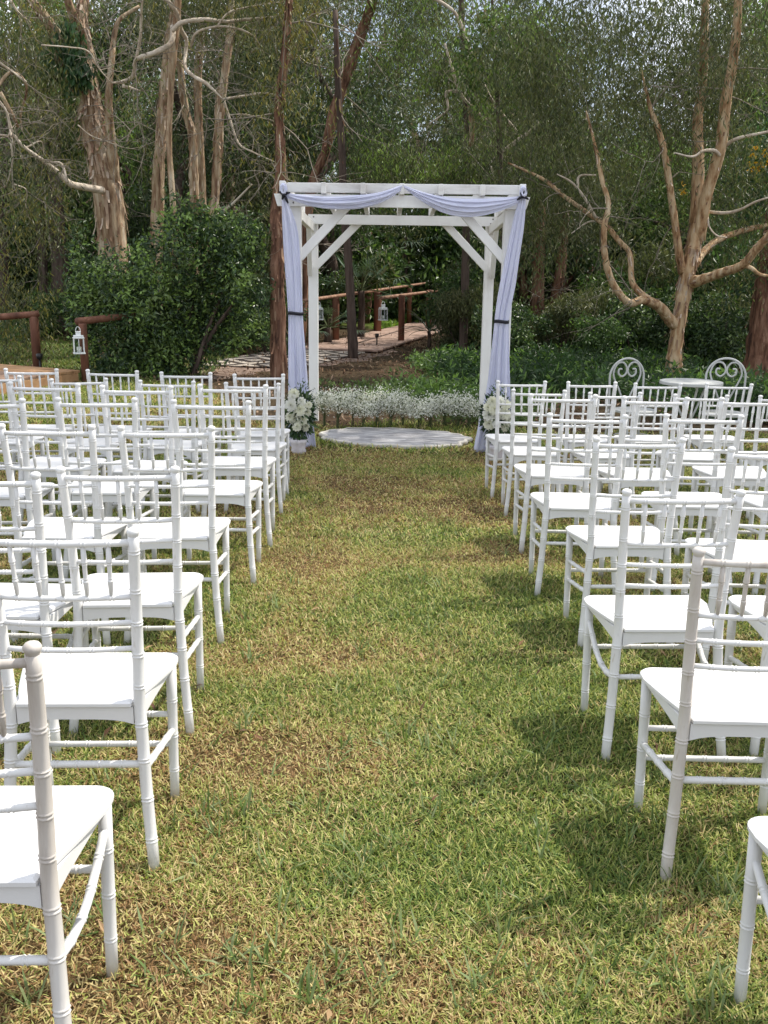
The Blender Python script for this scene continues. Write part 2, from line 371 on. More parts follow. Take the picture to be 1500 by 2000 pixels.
o = blades(*[np.concatenate([q[k] for q in zs]) for k in range(5)], 'lawn_grass', m_grass)

# ------------------------------------------------------------------ chairs
def knots(ts, n, w=.012, h=.16):        # ring pairs along a bamboo-turned bar
    def f(s, ln):
        r = np.ones_like(s)
        for k in ts:
            r = r + h * np.interp((s - k * ln) / w, [-1.0, -.72, -.5, -.25, 0, .25, .5, .72, 1.0], [0, .25, 1, .35, -.55, .35, 1, .25, 0])
        return r
    return f
def turned(path, r0, r1, ks, seg=9, w=.010, h=.17, taper=None):
    P = spline(path, 8) if len(path) > 2 else np.array([path[0], path[1]], float)
    sl_ = np.concatenate([[0], np.cumsum(np.linalg.norm(np.diff(P, axis=0), axis=1))]); ln = sl_[-1]
    s = [0, ln]
    s += list(np.linspace(0, ln, 9 if len(path) > 2 else 2))
    for k in ks: s += [k * ln + q * w for q in (-1.0, -.72, -.5, -.25, 0, .25, .5, .72, 1.0)]
    s = np.unique(np.clip(np.round(s, 5), 0, ln))
    Q = np.stack([np.interp(s, sl_, P[:, i]) for i in range(3)], 1)
    r = (r0 + (r1 - r0) * s / ln) * knots(ks, None, w, h)(s, ln)
    if taper is not None: r = r * taper(s / ln)
    return MB().tube(Q, r, seg), Q
def post_x(z): return np.interp(z, [0, .2, .45, .7, .92], [.198, .178, .166, .172, .181])
def post_y(z): return np.interp(z, [0, .15, .3, .45, .6, .75, .92], [0, .032, .055, .066, .066, .055, .035])
def make_chair(variant, worn):
    t = thing('bamboo_chair', 'chair', 'chair')
    mb_ = m_worn if worn else m_chair; ms_ = m_seat
    for s in (-1, 1):
        zz = np.array([-.012, .06, .15, .25, .35, .45, .55, .65, .75, .84, .905])
        path = np.stack([s * post_x(np.clip(zz, 0, 1)), post_y(np.clip(zz, 0, 1)), zz], 1)
        m, _ = turned(path, .0158, .0138, [.10, .22, .335, .44, .555, .65, .745, .84, .955], 10, .009, .13,
                      lambda u: np.interp(u, [0, .05, .4, 1], [.92, .96, 1.06, 1.0]))
        tip = path[-1]; d = nrm(path[-1] - path[-2])
        m.tube(tip + d * np.array([[-.002], [.003], [.008], [.014], [.019], [.0215]]), [.0132, .0132, .0158, .0162, .0125, .005], 10)
        m.obj('back_leg', mb_, t, True)
        path = [(s * .186, .352, -.012), (s * .190, .360, .43)]
        m, _ = turned(path, .0132, .0155, [.25, .5, .75], 10, .009, .12); m.obj('front_leg', m_chair, t, True)
    def rail(z, r, ks, nm, mt, y=None, cur=.018):
        xx = post_x(z); yy = post_y(z) if y is None else y
        u = np.linspace(-1, 1, 7); path = np.stack([u * xx, yy - cur * (1 - u ** 2), np.full(7, z)], 1)
        m, _ = turned(path, r, r, ks, 8, .009, .2); return m.obj(nm, mt, t, True)
    K5 = [1 / 6, 2 / 6, 3 / 6, 4 / 6, 5 / 6]
    rail(.888, .0092, K5, 'top_rail', mb_)
    for z in (.742, .672, .600): rail(z, .0076, K5, 'back_rail', m_chair)
    for k in K5:
        u = 2 * k - 1
        a = (u * post_x(.742) * 1.0, post_y(.742) - .018 * (1 - u * u), .744); b_ = (u * post_x(.888), post_y(.888) - .018 * (1 - u * u), .884)
        m, _ = turned([a, b_], .0054, .0062, [.34, .66], 7, .0075, .22, lambda v: np.interp(v, [0, .3, .36, .64, .7, 1], [.85, 1.25, 1, 1, 1.3, .9]))
        m.obj('spindle', mb_, t, True)
    # seat: rounded trapezoid
    def outline(g=0):
        pts = []
        pts += [(-.147 - g, .050 - g), (.147 + g, .050 - g)]
        for a in np.linspace(0, 1, 7)[0:]:      # side flare
            pts.append((.150 + g + .064 * a ** .8, .085 + .225 * a))
        cx, cy, r = .214 - .045, .392 - .045, .045
        for a in np.linspace(0, PI / 2, 6): pts.append((cx + (r + g) * math.cos(a), cy + (r + g) * math.sin(a)))
        half = pts[2:]
        return np.array([pts[1]] + half + [(-q[0], q[1]) for q in half[::-1]] + [pts[0]])
    A = outline(); n = len(A); Ai = outline(-.007)
    rings = [(Ai, .4385), (A, .443), (A, .4515), (Ai, .4565)]
    V = np.vstack([np.column_stack([q, np.full(n, zz)]) for q, zz in rings] + [[[0, .23, .4375]], [[0, .23, .4545]]])
    Q = [[r * n + i, r * n + (i + 1) % n, (r + 1) * n + (i + 1) % n, (r + 1) * n + i] for r in range(3) for i in range(n)]
    T = [[4 * n, (i + 1) % n, i] for i in range(n)] + [[4 * n + 1, 3 * n + i, 3 * n + (i + 1) % n] for i in range(n)]
    MB().add(V, Q, T).obj('seat', ms_, t, False)
    # aprons under the seat: rear, with curved corner brackets, and two tapering sides
    def apron(a, b, h0, hm, th, nm, zt=.4378, n=13, pw=4):
        a, b = np.array(a, float), np.array(b, float); d = b - a; nn = np.array([-d[1], d[0]]); nn /= np.linalg.norm(nn); m = MB(); V = []
        for i in range(n):
            u = i / (n - 1); p = a + d * u; hh = hm + (h0 - hm) * abs(2 * u - 1) ** pw if nm == 'r' else h0 + (hm - h0) * u ** .6
            for sg in (-1, 1):
                V.append((*(p + nn * sg * th / 2), zt)); V.append((*(p + nn * sg * th / 2), zt - hh))
        Q = []
        for i in range(n - 1):
            o_ = i * 4; Q += [[o_, o_ + 1, o_ + 5, o_ + 4], [o_ + 2, o_ + 6, o_ + 7, o_ + 3], [o_ + 1, o_ + 3, o_ + 7, o_ + 5], [o_, o_ + 4, o_ + 6, o_ + 2]]
        e = (n - 1) * 4; Q += [[0, 2, 3, 1], [e, e + 1, e + 3, e + 2]]
        return m.add(V, Q).obj('apron', ms_, t, False)
    apron((-.15, .068), (.15, .068), .075 if variant == 'arch' else .048, .024 if variant == 'arch' else .034, .016, 'r')
    for s in (-1, 1): apron((s * .158, .085), (s * .192, .335), .055, .014, .014, 's')
    apron((-.172, .362), (.172, .362), .04, .018, .014, 'r')
    # stretchers
    def strut(a, b, r, ks=(.25, .5, .75), nm='stretcher', mid=None):
        r *= .87; m, _ = turned([a, b] if mid is None else [a] + mid + [b], r, r, list(ks), 8, .009, .2); m.obj(nm, m_chair, t, True)
    R = lambda s, z: np.array([s * post_x(z), post_y(z), z]); Fr = lambda s, z: np.array([s * (.186 + .004 * z / .43), .352 + .008 * z / .43, z])
    if variant in ('two', 'arch'):
        for s in (-1, 1):
            strut(R(s, .325), Fr(s, .295), .0105); strut(R(s, .245), Fr(s, .205), .0105)
        strut(R(-1, .27), R(1, .27), .0105, K5)
        strut(Fr(-1, .25), Fr(1, .25), .0105, K5)
    elif variant == 'one':
        for s in (-1, 1): strut(R(s, .268), Fr(s, .225), .0115)
        strut(R(-1, .28), R(1, .28), .0115, K5)
        strut(Fr(-1, .275), Fr(1, .275), .0105, K5); strut(Fr(-1, .18), Fr(1, .18), .0105, K5)
    else:
        for s in (-1, 1):
            a, b_ = Fr(s, .375), R(s, .285)
            mids = [a + (b_ - a) * u + np.array([0, 0, -.052 * math.sin(PI * u)]) for u in (.2, .4, .6, .8)]
            strut(a, b_, .0115, (.2, .4, .6, .8), 'brace', mids)
        strut(R(-1, .285), R(1, .285), .0105, K5); strut(Fr(-1, .27), Fr(1, .27), .0105, K5)
    return t
ORD = ['', 'first', 'second', 'third', 'fourth', 'fifth', 'sixth', 'seventh', 'eighth']
LEFT = {1: [(-.865, 6.53, .06), (-1.364, 6.49, .05), (-1.867, 6.47, .02), (-2.385, 6.40, .06)], 2: [(-.85, 6.01, .03), (-1.384, 5.97, .03), (-1.902, 5.94, .04), (-2.46, 5.95, .03)],
        3: [(-.847, 5.25, .05), (-1.333, 5.06, .05), (-1.829, 5.06, -.02)], 4: [(-.851, 4.59, .03), (-1.392, 4.54, .05), (-1.872, 4.39, .03)],
        5: [(-.882, 3.79, .06), (-1.342, 3.735, 0)], 6: [(-.849, 2.98, .06), (-1.249, 2.83, .03)], 7: [(-.792, 2.235, .03)], 8: [(-.773, 1.498, .03)]}
RIGHT = {1: [(.949, 6.65, .05), (1.465, 6.74, .02), (1.945, 6.80, .08), (2.495, 6.93, .08)], 2: [(.991, 6.148, -.03), (1.491, 6.147, .04), (2.053, 6.176, .01), (2.645, 6.27, .03)],
         3: [(.994, 5.309, 0), (1.512, 5.32, .04), (2.105, 5.436, .03)], 4: [(.971, 4.544, -.03), (1.581, 4.66, -.05), (2.10, 4.66, .02)],
         5: [(1.056, 3.89, .03), (1.535, 3.72, .02)], 6: [(.944, 2.908, .03), (1.46, 2.95, -.02)], 7: [(.962, 2.255, -.02)], 8: [(1.0, 1.478, .02)]}
protos = {}
def place_chair(side, row, k, x, y, yaw):
    sc = .917 if row <= 2 else 1.0
    var = 'arch' if row <= 2 else 'two'
    if (side, row, k) in ((1, 7, 0), (-1, 7, 0), (1, 6, 1)): var = 'one'
    if (side, row, k) in ((-1, 8, 0), (1, 8, 0), (1, 6, 0), (-1, 6, 1)): var = 'curved'
    worn = (side, row, k) in ((-1, 8, 0), (1, 7, 0))
    key = (var, worn)
    if key not in protos: o = protos[key] = make_chair(var, worn)
    else: o = copy_tree(protos[key])
    cy = y - .035 * sc * math.cos(yaw); cx = x + .035 * sc * math.sin(yaw)
    o.location = (cx, cy, zg(cx, cy)); o.scale = (sc,) * 3
    o.rotation_euler = (rng.normal(0, .003 if k == 0 else .008), rng.normal(0, .003 if k == 0 else .008), yaw + rng.normal(0, .0 if k == 0 else .035))
    rown = {1: 'front row', 2: 'second row', 3: 'third row', 4: 'fourth row', 5: 'fifth row', 6: 'sixth row', 7: 'seventh row', 8: 'rearmost row'}[row]
    seat_n = {0: 'aisle seat', 1: 'second seat in from aisle', 2: 'third seat in from aisle', 3: 'fourth seat in from aisle'}[k]
    look = 'greyed worn white bamboo-style chair' if worn else 'white bamboo-style chair'
    o['label'] = f"{look}, {seat_n}, {rown} from the arch, {'left' if side < 0 else 'right'} block"
    o['group'] = 'white bamboo-style chairs in rows facing the arch'
for side, D in ((-1, LEFT), (1, RIGHT)):
    for row, lst in D.items():
        for k, (x, y, yaw) in enumerate(lst): place_chair(side, row, k, x, y, yaw)
# ------------------------------------------------------------------ wedding arch (pergola)
FY, BY = 8.50, 9.97
XL, XR = -.793, 1.040
ar = thing('wedding_arch', 'white timber four-post wedding arch with rafters and corner braces standing at the aisle end', 'arch', (.123, 9.2, zg(.123, 9.2)))
ar.location = (0, 0, 0)
PW = .096
for (px, py) in ((XL, FY), (XR, FY), (-.755, BY), (1.035, BY)):
    top = 2.165 if py == FY else 2.17
    g0 = zg(px, py) - .03
    MB().box((px, py, (g0 + top) / 2), (PW, PW, top - g0), bev=.005).obj('post', m_paint, ar)
def beam(a, b, w, t, nm='beam', m=m_paint, par=None): return MB().bar(a, b, w, t, bev=.004).obj(nm, m, par or ar)
# front beam on the face of the posts, its ends cut on a slant
def slant_beam(x0, x1, y, zb, zt, th, cut):
    V = [(x0 + cut, y - th / 2, zb), (x1 - cut, y - th / 2, zb), (x1, y - th / 2, zt), (x0, y - th / 2, zt)]
    V += [(a, y + th / 2, c) for a, _, c in V]
    return MB().add(V, [[0, 1, 2, 3], [4, 7, 6, 5], [0, 4, 5, 1], [1, 5, 6, 2], [2, 6, 7, 3], [3, 7, 4, 0]])
slant_beam(-.968, 1.196, FY - .073, 2.150, 2.248, .045, .028).obj('beam', m_paint, ar)
slant_beam(-.800, 1.150, BY - .073, 2.086, 2.178, .045, .006).obj('beam', m_paint, ar)
for (px, py) in ((XL, FY), (XR, FY), (-.755, BY), (1.035, BY)):
    for dz in (-.022, .022):
        zc = (2.20 if py == FY else 2.132) + dz
        yb = py - .073 - .0225
        MB().tube([(px + dz * .5, yb + .002, zc), (px + dz * .5, yb - .006, zc)], .007, 8).obj('bolt', m_bolt, ar, True)
# rafters running front to back with the purlin laid along their front ends
for k, xr_ in enumerate((-.889, -.545, -.215, .112, .440, .790, 1.125)):
    big = k in (0, 6)
    MB().bar((xr_, FY - .155, 2.295), (xr_ * .985, BY + .16, 2.222), .052 if big else .042, .088 if not big else .105).obj('rafter', m_weather, ar)
beam((-.855, FY - .055, 2.302), (1.10, FY - .055, 2.306), .045, .078, 'purlin', m_weather)
# side plates and braces
for px, qx in ((XL, -.755), (XR, 1.035)):
    beam((px, FY - .04, 2.115), (qx, BY + .05, 2.05), .046, .09, 'side_beam')
    s = 1 if px < 0 else -1
    beam((px + s * .025, FY + .0, 1.730), (px + s * .447, FY + .0, 2.172), .044, .078, 'brace')
    beam((qx + s * .020, BY - .03, 1.668), (qx + s * .47, BY - .03, 2.118), .038, .075, 'brace')
    beam((qx - s * .030, BY - .055, 1.60), (qx - s * .012, BY - .42, 2.06), .046, .07, 'brace')

# ------------------------------------------------------------------ drapes
def cloth_grid(name, G, m, par):
    a, b = G.shape[:2]; i = (np.arange(a - 1)[:, None] * b + np.arange(b - 1)[None]).ravel()
    o = mesh_np(name, G.reshape(-1, 3), [np.stack([i, i + 1, i + b + 1, i + b], 1)], m, par)
    so_ = o.modifiers.new('thick', 'SOLIDIFY'); so_.thickness = .0025
    return o
def tail(par, rows, Yc, seed, folds, flip):
    r = np.random.default_rng(seed); ph = r.uniform(0, 6.28, 3)
    ys = np.array([q[0] for q in rows]); lo = np.array([q[1] for q in rows]); hi = np.array([q[2] for q in rows])
    yy = np.linspace(ys[0], ys[-1], 90); a = np.interp(yy, ys, lo); b = np.interp(yy, ys, hi)
    k = np.ones(9) / 9; a2 = np.convolve(np.pad(a, 4, 'edge'), k, 'valid'); b2 = np.convolve(np.pad(b, 4, 'edge'), k, 'valid')
    nu = 64; u = np.linspace(0, 1, nu); G = np.zeros((len(yy), nu, 3))
    for i_, py in enumerate(yy):
        Yl = np.interp(py, [ys[0], 610, ys[-1]], Yc)
        w = b2[i_] - a2[i_]
        uu = u + .035 * np.sin(2 * PI * folds * u + ph[0]) * np.clip(w / 40, .3, 1)
        amp = np.clip(.006 + .00045 * (w - 20), .005, .022)
        off = amp * (np.sin(2 * PI * folds * u + ph[0] + .5 * math.sin(py * .011)) + .45 * np.sin(2 * PI * (folds * 1.9) * u + ph[1] + py * .016) + .35 * np.sin(2 * PI * 1.3 * u + py * .031 + ph[2]) + .3 * np.sin(2 * PI * folds * 3.3 * u + ph[2]))
        edge = -.022 * (1 - (2 * u - 1) ** 2)
        for j in range(nu):
            P = at(a2[i_] + w * uu[j], py, Yl); P[1] += off[j] + edge[j]; G[i_, j] = P
    # let the hem rest on the grass
    for j in range(nu):
        hz = zg(G[-1, j, 0], G[-1, j, 1]) + .004 + .012 * abs(math.sin(j * .7)); dz = hz - G[-1, j, 2]
        wgt = np.clip((yy - ys[-1] + 90) / 90, 0, 1) ** 2; G[:, j, 2] += dz * wgt
    return cloth_grid('tail', G, m_cloth, par)
def swag(par, up_, lo_, seed, Y0=8.345):
    r = np.random.default_rng(seed); U = spline(np.array(up_, float), 14); Lw = spline(np.array(lo_, float), 14)
    n = 70; ru = np.stack([np.interp(np.linspace(0, 1, n), np.linspace(0, 1, len(U)), U[:, k]) for k in (0, 1)], 1)
    rl = np.stack([np.interp(np.linspace(0, 1, n), np.linspace(0, 1, len(Lw)), Lw[:, k]) for k in (0, 1)], 1)
    mv = 40; G = np.zeros((n, mv, 3)); ph = r.uniform(0, 6.28, 2)
    for i_ in range(n):
        t_ = i_ / (n - 1); body = math.sin(PI * t_) ** .6
        for j in range(mv):
            v = j / (mv - 1); p = ru[i_] * (1 - v) + rl[i_] * v
            Yd = Y0 - .035 * body * math.sin(PI * v) - .011 * body * math.sin(2 * PI * (3.3 + .8 * math.sin(seed)) * v + ph[0] + 2.2 * t_ * math.cos(seed)) - .005 * body * math.sin(2 * PI * 7.5 * v + ph[1] - 5 * t_) - .004 * math.sin(19 * t_ + 9 * v + seed)
            G[i_, j] = at(p[0], p[1], Yd)
    return cloth_grid('swag', G, m_cloth, par)
def ribbon_band(par, xa, xb, py, Yc, h=.028):
    A, B = at(xa, py, Yc), at(xb, py, Yc); c = (A + B) / 2; rx = np.linalg.norm(B - A) / 2 + .006; ry = .045
    m = MB(); n = 28; V = []
    for k in range(n):
        a = 2 * PI * k / n
        for rr, zz in ((1, -h / 2), (1, h / 2), (.93, h / 2), (.93, -h / 2)):
            V.append((c[0] + rx * rr * math.cos(a), c[1] + ry * rr * math.sin(a), c[2] + zz + .004 * math.sin(2 * a)))
    Q = [[k * 4 + e, ((k + 1) % n) * 4 + e, ((k + 1) % n) * 4 + (e + 1) % 4, k * 4 + (e + 1) % 4] for k in range(n) for e in range(4)]
    return m.add(V, Q).obj('tie_band', m_black, par, True)
def bow(par, px, py, Y, s=1):
    c = at(px, py, Y); m = MB()
    for a0, ln in ((.35 * s, .055), (PI - .5 * s, .05), (-1.1 * s, .075), (-2.0 * s, .04)):
        d = np.array([math.cos(a0), -.15, math.sin(a0)]); m.tube([c, c + d * ln * .5 + [0, -.012, .006], c + d * ln], [.010, .013, .006], 7)
    m.tube([c + [-.016, -.02, 0], c + [0, -.028, 0], c + [.016, -.02, 0]], [.008, .015, .008], 8)
    return m.obj('ribbon_knot', m_black, par, True)
def wrap_loop(par, px, py, Y, rx=.026, rz=.046):
    c = at(px, py, Y); m = MB()
    for k in range(3):
        q = np.linspace(0, 2 * PI, 22); m.tube(np.stack([c[0] + (rx - .006 * k) * np.cos(q), c[1] - .018 * k + .01 * np.sin(2 * q + k), c[2] + (rz - .007 * k) * np.sin(q)], 1), .007, 7, False)
    return m.obj('wrapped_end', m_cloth, par, True)
d1 = thing('draped_cloth', 'sheer white cloth draped on left half of the arch, tied in black', 'drape')
tail(d1, [(384, 551, 557), (400, 550, 565), (440, 551, 582), (500, 554, 588), (560, 559, 591), (604, 562, 592), (612, 563, 592), (622, 563, 592), (690, 562, 598), (760, 562, 604), (820, 562, 613), (884, 557, 621)], (8.36, 8.38, 8.37), 3, 2.7, 1)
swag(d1, [(786, 361), (745, 375), (700, 381), (640, 384), (590, 381), (556, 377)], [(783, 372), (757, 390), (720, 404), (670, 409), (610, 403), (556, 385)], 5)
ribbon_band(d1, 563, 592, 612, 8.37); bow(d1, 555, 381, 8.33, 1); wrap_loop(d1, 554, 370, 8.33)
d2 = thing('draped_cloth', 'sheer white cloth draped on right half of the arch, tied in black', 'drape')
tail(d2, [(384, 1018, 1027), (400, 1010, 1027), (440, 1000, 1024), (500, 988, 1015), (560, 975, 1007), (620, 966, 993), (628, 966, 993), (640, 965, 993), (700, 957, 994), (760, 950, 996), (820, 936, 998), (882, 922, 999)], (8.36, 8.38, 8.42), 8, 3.1, -1)
swag(d2, [(787, 361), (830, 376), (880, 386), (930, 388), (980, 386), (1022, 383)], [(790, 368), (822, 392), (866, 416), (915, 424), (970, 414), (1024, 391)], 9)
ribbon_band(d2, 966, 993, 628, 8.38); bow(d2, 1020, 385, 8.33, -1); wrap_loop(d2, 1022, 375, 8.33)

# ------------------------------------------------------------------ round rug with scalloped edge
c0, c1 = gnd(625, 858), gnd(914, 860); cx = (c0[0] + c1[0]) / 2; rx = (c1[0] - c0[0]) / 2; cyr, ry = 8.98, .50
rg = thing('round_rug', 'pale grey round rug with scalloped cream edge lying before the arch', 'rug')
def rug_ring(f0, zz, n=160, sc=1.0):
    a = np.linspace(0, 2 * PI, n, endpoint=False); rr = f0 * (1 + sc * (.030 * np.sin(17 * a + .8 * np.sin(3 * a)) + .024 * np.sin(9 * a + 1) + .014 * np.sin(5 * a)))
    x_, y_ = cx + rx * rr * np.cos(a), cyr + ry * rr * np.sin(a)
    return np.stack([x_, y_, zg(x_, y_) + zz + .010 * np.sin(3 * a + .5) * (f0 > .9) * .4], 1)
def rings_mesh(R, close=None):
    n = len(R[0]); V = np.vstack(R); Q = [[r * n + i, r * n + (i + 1) % n, (r + 1) * n + (i + 1) % n, (r + 1) * n + i] for r in range(len(R) - 1) for i in range(n)]
    T = []
    if close is not None:
        V = np.vstack([V, [close]]); T = [[(len(R) - 1) * n + i, (len(R) - 1) * n + (i + 1) % n, len(V) - 1] for i in range(n)]
    return V, Q, T
m_rug = noisy('rug_pile', [(.17, .165, .17), (.36, .35, .355), (.60, .59, .58)], 9, (.5, 2.2, 1), .9, .6, dist=.01, bscale=60, coord='Object')
m_rugedge = noisy('rug_edge', [(.46, .43, .38), (.62, .59, .53)], 20, rough=.9, bump=.5, dist=.01)
cc_ = (cx, cyr, zg(cx, cyr) + .030)
MB().add(*rings_mesh([rug_ring(.955, .028), rug_ring(.8, .031), rug_ring(.5, .032)], cc_)).obj('pile', m_rug, rg, True)
MB().add(*rings_mesh([rug_ring(1.0, .000), rug_ring(1.01, .020), rug_ring(.985, .034), rug_ring(.957, .032), rug_ring(.955, .0285)])).obj('edging', m_rugedge, rg, True)

# ------------------------------------------------------------------ leaf clouds
def leaf_cloud(P, Lg, Wd, droop, col, name, material, parent=None, flat=0.0, kind=None, D=None):
    n = len(P); d = rng.normal(size=(n, 3)); d = nrm(d)
    if D is not None: d = nrm(d * .55 + D)
    d = nrm(d * (1 - droop) + np.array([0, 0, -1.]) * droop)
    q = nrm(rng.normal(size=(n, 3)) + np.array([0, 0, 1.]) * flat * 2)
    s = nrm(np.cross(d, q)); Lg = np.broadcast_to(Lg, (n,))[:, None]; Wd = np.broadcast_to(Wd, (n,))[:, None]
    nn = np.cross(s, d)
    m1 = P + d * Lg * .42
    V = np.stack([P, m1 + s * Wd / 2 + nn * Wd * .12, P + d * Lg - nn * Lg * .08, m1 - s * Wd / 2 + nn * Wd * .12], 1).reshape(-1, 3)
    b = np.arange(n) * 4
    o = mesh_np(name, V, [np.stack([b, b + 1, b + 2, b + 3], 1)], material, parent, smooth=False, col=np.repeat(col, 4, 0))
    if kind: o['kind'] = kind
    return o
def sprigs(blobs, n_sprig, per, spread, gap=.35, gs=1.6, seed=0, shell=2.2):
    """sprig centres spread unevenly through ellipsoids (cx,cy,cz,rx,ry,rz), then leaves round each"""
    B = np.array(blobs, float); vol = (B[:, 3] * B[:, 4] * B[:, 5]) ** .8; k = rng.choice(len(B), n_sprig * 3, p=vol / vol.sum())
    d = nrm(rng.normal(size=(len(k), 3))) * (rng.random(len(k)) ** (1 / shell))[:, None]
    c = B[k, :3] + d * B[k, 3:]
    nz_ = vnoise(c, gs, seed, 3); c = c[nz_ > gap][:n_sprig]
    p = np.repeat(c, per, 0) + rng.normal(size=(len(c) * per, 3)) * spread
    cl = np.repeat(np.arange(len(c)), per)
    return c, p, cl
def leafcol(base, cl, p, var=.25, light=None, lf=.12, seed=1):
    nc = cl.max() + 1 if len(cl) else 1
    cs = rng.uniform(1 - var, 1 + var, nc)[cl][:, None]
    pal = np.asarray(base); kk = rng.integers(0, len(pal), nc)[cl]
    c = pal[kk] * cs * rng.uniform(.8, 1.2, len(p))[:, None]
    if light is not None:
        k = (rng.random(nc) < lf)[cl]; c[k] = np.asarray(light) * rng.uniform(.7, 1.2, k.sum())[:, None]
    return c

# ------------------------------------------------------------------ baby's breath row
n_b = 12
xs_b = np.linspace(634, 918, n_b) + rng.uniform(-5, 5, n_b)
POS = ['leftmost', 'second from the left', 'third from the left', 'fourth from the left', 'fifth from the left', 'sixth from the left', 'seventh from the left', 'fifth from the right', 'fourth from the right', 'third from the right', 'second from the right', 'rightmost']
m_stem = noisy('thin_green_stem', [(.05, .075, .025), (.10, .12, .05)], 8, bump=0)
for k in range(n_b):
    yb = 837 + rng.uniform(-4, 3); g = gnd(xs_b[k], yb)
    t = thing('gypsophila_bunch', f"airy white gypsophila bunch behind the rug, {POS[k]} of the row", 'flowers', g, 0, 'row of gypsophila bunches behind the rug')
    m = MB(); hh = .33 + rng.uniform(-.07, .06); tips = []
    for q in range(16):
        a = rng.uniform(0, 2 * PI); r_ = rng.uniform(.02, .14); tip = np.array([r_ * math.cos(a) * 1.1, r_ * math.sin(a), hh * rng.uniform(.62, .95)])
        f0 = np.array([rng.normal(0, .012), rng.normal(0, .01), -.01])
        m.tube(spline([f0, f0 * .7 + [0, 0, hh * .28], tip * [.55, .55, .75], tip], 3), [.0018] * 10, 4, False); tips.append(tip)
    m.obj('stems', m_stem, t)
    tips = np.array(tips); ks = rng.integers(0, 16, 1500)
    p = tips[ks] + rng.normal(size=(1500, 3)) * [.050, .04, .045]; p[:, 2] = np.maximum(p[:, 2], .13 + rng.uniform(0, .05, 1500))
    base = np.where((rng.random(1500) < .8)[:, None], np.array([.82, .82, .78]), np.array([.10, .14, .06])) * rng.uniform(.75, 1.15, 1500)[:, None]
    leaf_cloud(p, rng.uniform(.009, .023, 1500), rng.uniform(.007, .019, 1500), .0, base, 'blossoms', m_petal, t, kind='stuff')

# ------------------------------------------------------------------ flower arrangements
def bloom(par, c, r, seed):
    rr = np.random.default_rng(seed); V = []; Q = []; n = 0
    cols = []
    m = MB()
    for ring in range(5):
        f = ring / 4; npet = (4, 6, 8, 9, 10)[ring]; rad = r * (.12 + .72 * f); tilt = 1.25 - 1.05 * f
        for q in range(npet):
            a = 2 * PI * (q + .5 * (ring % 2)) / npet + rr.uniform(-.15, .15); ca, sa = math.cos(a), math.sin(a)
            w = r * (.34 + .22 * f); h = r * (.55 + .25 * f)
            o = np.array([ca * rad * .55, sa * rad * .55, -r * .25 * f])
            out = np.array([ca * math.cos(tilt), sa * math.cos(tilt), math.sin(tilt)]); sd = np.array([-sa, ca, 0])
            P = [o - sd * w * .35, o + sd * w * .35, o + out * h * .6 + sd * w * .6 + [0, 0, .02 * r], o + out * h * .6 - sd * w * .6, o + out * h - out * [0, 0, .2 * h] + sd * w * .3, o + out * h - out * [0, 0, .2 * h] - sd * w * .3]
            m.add(P, [[0, 1, 2, 3], [3, 2, 4, 5]])
    # face the aisle (towards -y) and up
    nrm_d = np.array([rr.uniform(-.45, .45), -1, rr.uniform(.0, .7)]); nrm_d /= np.linalg.norm(nrm_d)
    R = np.array(Vector(nrm_d).to_track_quat('Z', 'Y').to_matrix())
    V = np.vstack(m.v) @ R.T + c
    shade = rr.uniform(.9, 1.05); tint = (.80, .79, .68) if rr.random() < .6 else (.84, .83, .80)
    col = np.tile(np.array(tint) * shade, (len(V), 1))
    return mesh_np('flower', V, [np.vstack(m.q)], m_petal, par, smooth=False, col=col)
def arrangement(label, px, Y, pts, wrap_w, seed):
    base = np.array([at(px, 860, Y)[0], Y, 0]); base[2] = zg(base[0], Y)
    t = thing('flower_arrangement', label, 'flowers')
    n = 26; m = MB(); rings = []
    rr = np.random.default_rng(seed)
    for rad, zz in ((.05, -.005), (.062, .02), (.058, .05), (.066, .09), (.08, .12)):
        a = np.linspace(0, 2 * PI, n, endpoint=False); w = rad * wrap_w * (1 + .13 * np.sin(6 * a + seed + zz * 20) + .06 * np.sin(13 * a))
        rings.append(np.stack([base[0] + w * np.cos(a), base[1] + w * np.sin(a), np.full(n, base[2] + zz)], 1))
    MB().add(*rings_mesh(rings, tuple(base + [0, 0, .12]))).obj('vase', m_wrap, t, True)
    for q, (fx, fy, r) in enumerate(pts):
        c = at(fx, fy - 9, Y - .05 - rr.uniform(0, .05)); bloom(t, c, r * Y / F, seed * 50 + q)
    # greenery
    ctr = np.array([at(fx, fy - 9, Y) for fx, fy, _ in pts]).mean(0)
    N = 900; d = nrm(rr.normal(size=(N, 3))); p = ctr + [0, 0, -.03] + d * [.125, .09, .20] * (rr.random(N)[:, None] ** .5) + [0, .02, -.01]
    col = np.array([(.022, .055, .020), (.04, .085, .03), (.08, .13, .05)])[rr.integers(0, 3, N)] * rr.uniform(.7, 1.3, N)[:, None]
    leaf_cloud(p, rr.uniform(.04, .085, N), rr.uniform(.016, .03, N), .05, col, 'foliage', m_gloss, t, D=nrm(p - ctr) * .9, kind='stuff')
    sp_ = []
    for q in range(9):
        a = rr.uniform(-1, 1); top = ctr + np.array([a * .10, -.02, .19 + rr.uniform(0, .09)])
        for w in np.linspace(.3, 1, 9): sp_.append(ctr + (top - ctr) * w + rr.normal(0, .008, 3))
    sp_ = np.array(sp_); leaf_cloud(sp_, .035, .013, 0, np.tile([.07, .12, .045], (len(sp_), 1)), 'sprig', m_leaf, t, D=np.tile([0, 0, .5], (len(sp_), 1)), kind='stuff')
    N = 90; p = ctr + rr.normal(size=(N, 3)) * [.05, .03, .10] + [0, -.09, .02]
    leaf_cloud(p, .016, .013, 0, np.tile([.78, .78, .72], (N, 1)), 'small_blossoms', m_petal, t, kind='stuff')
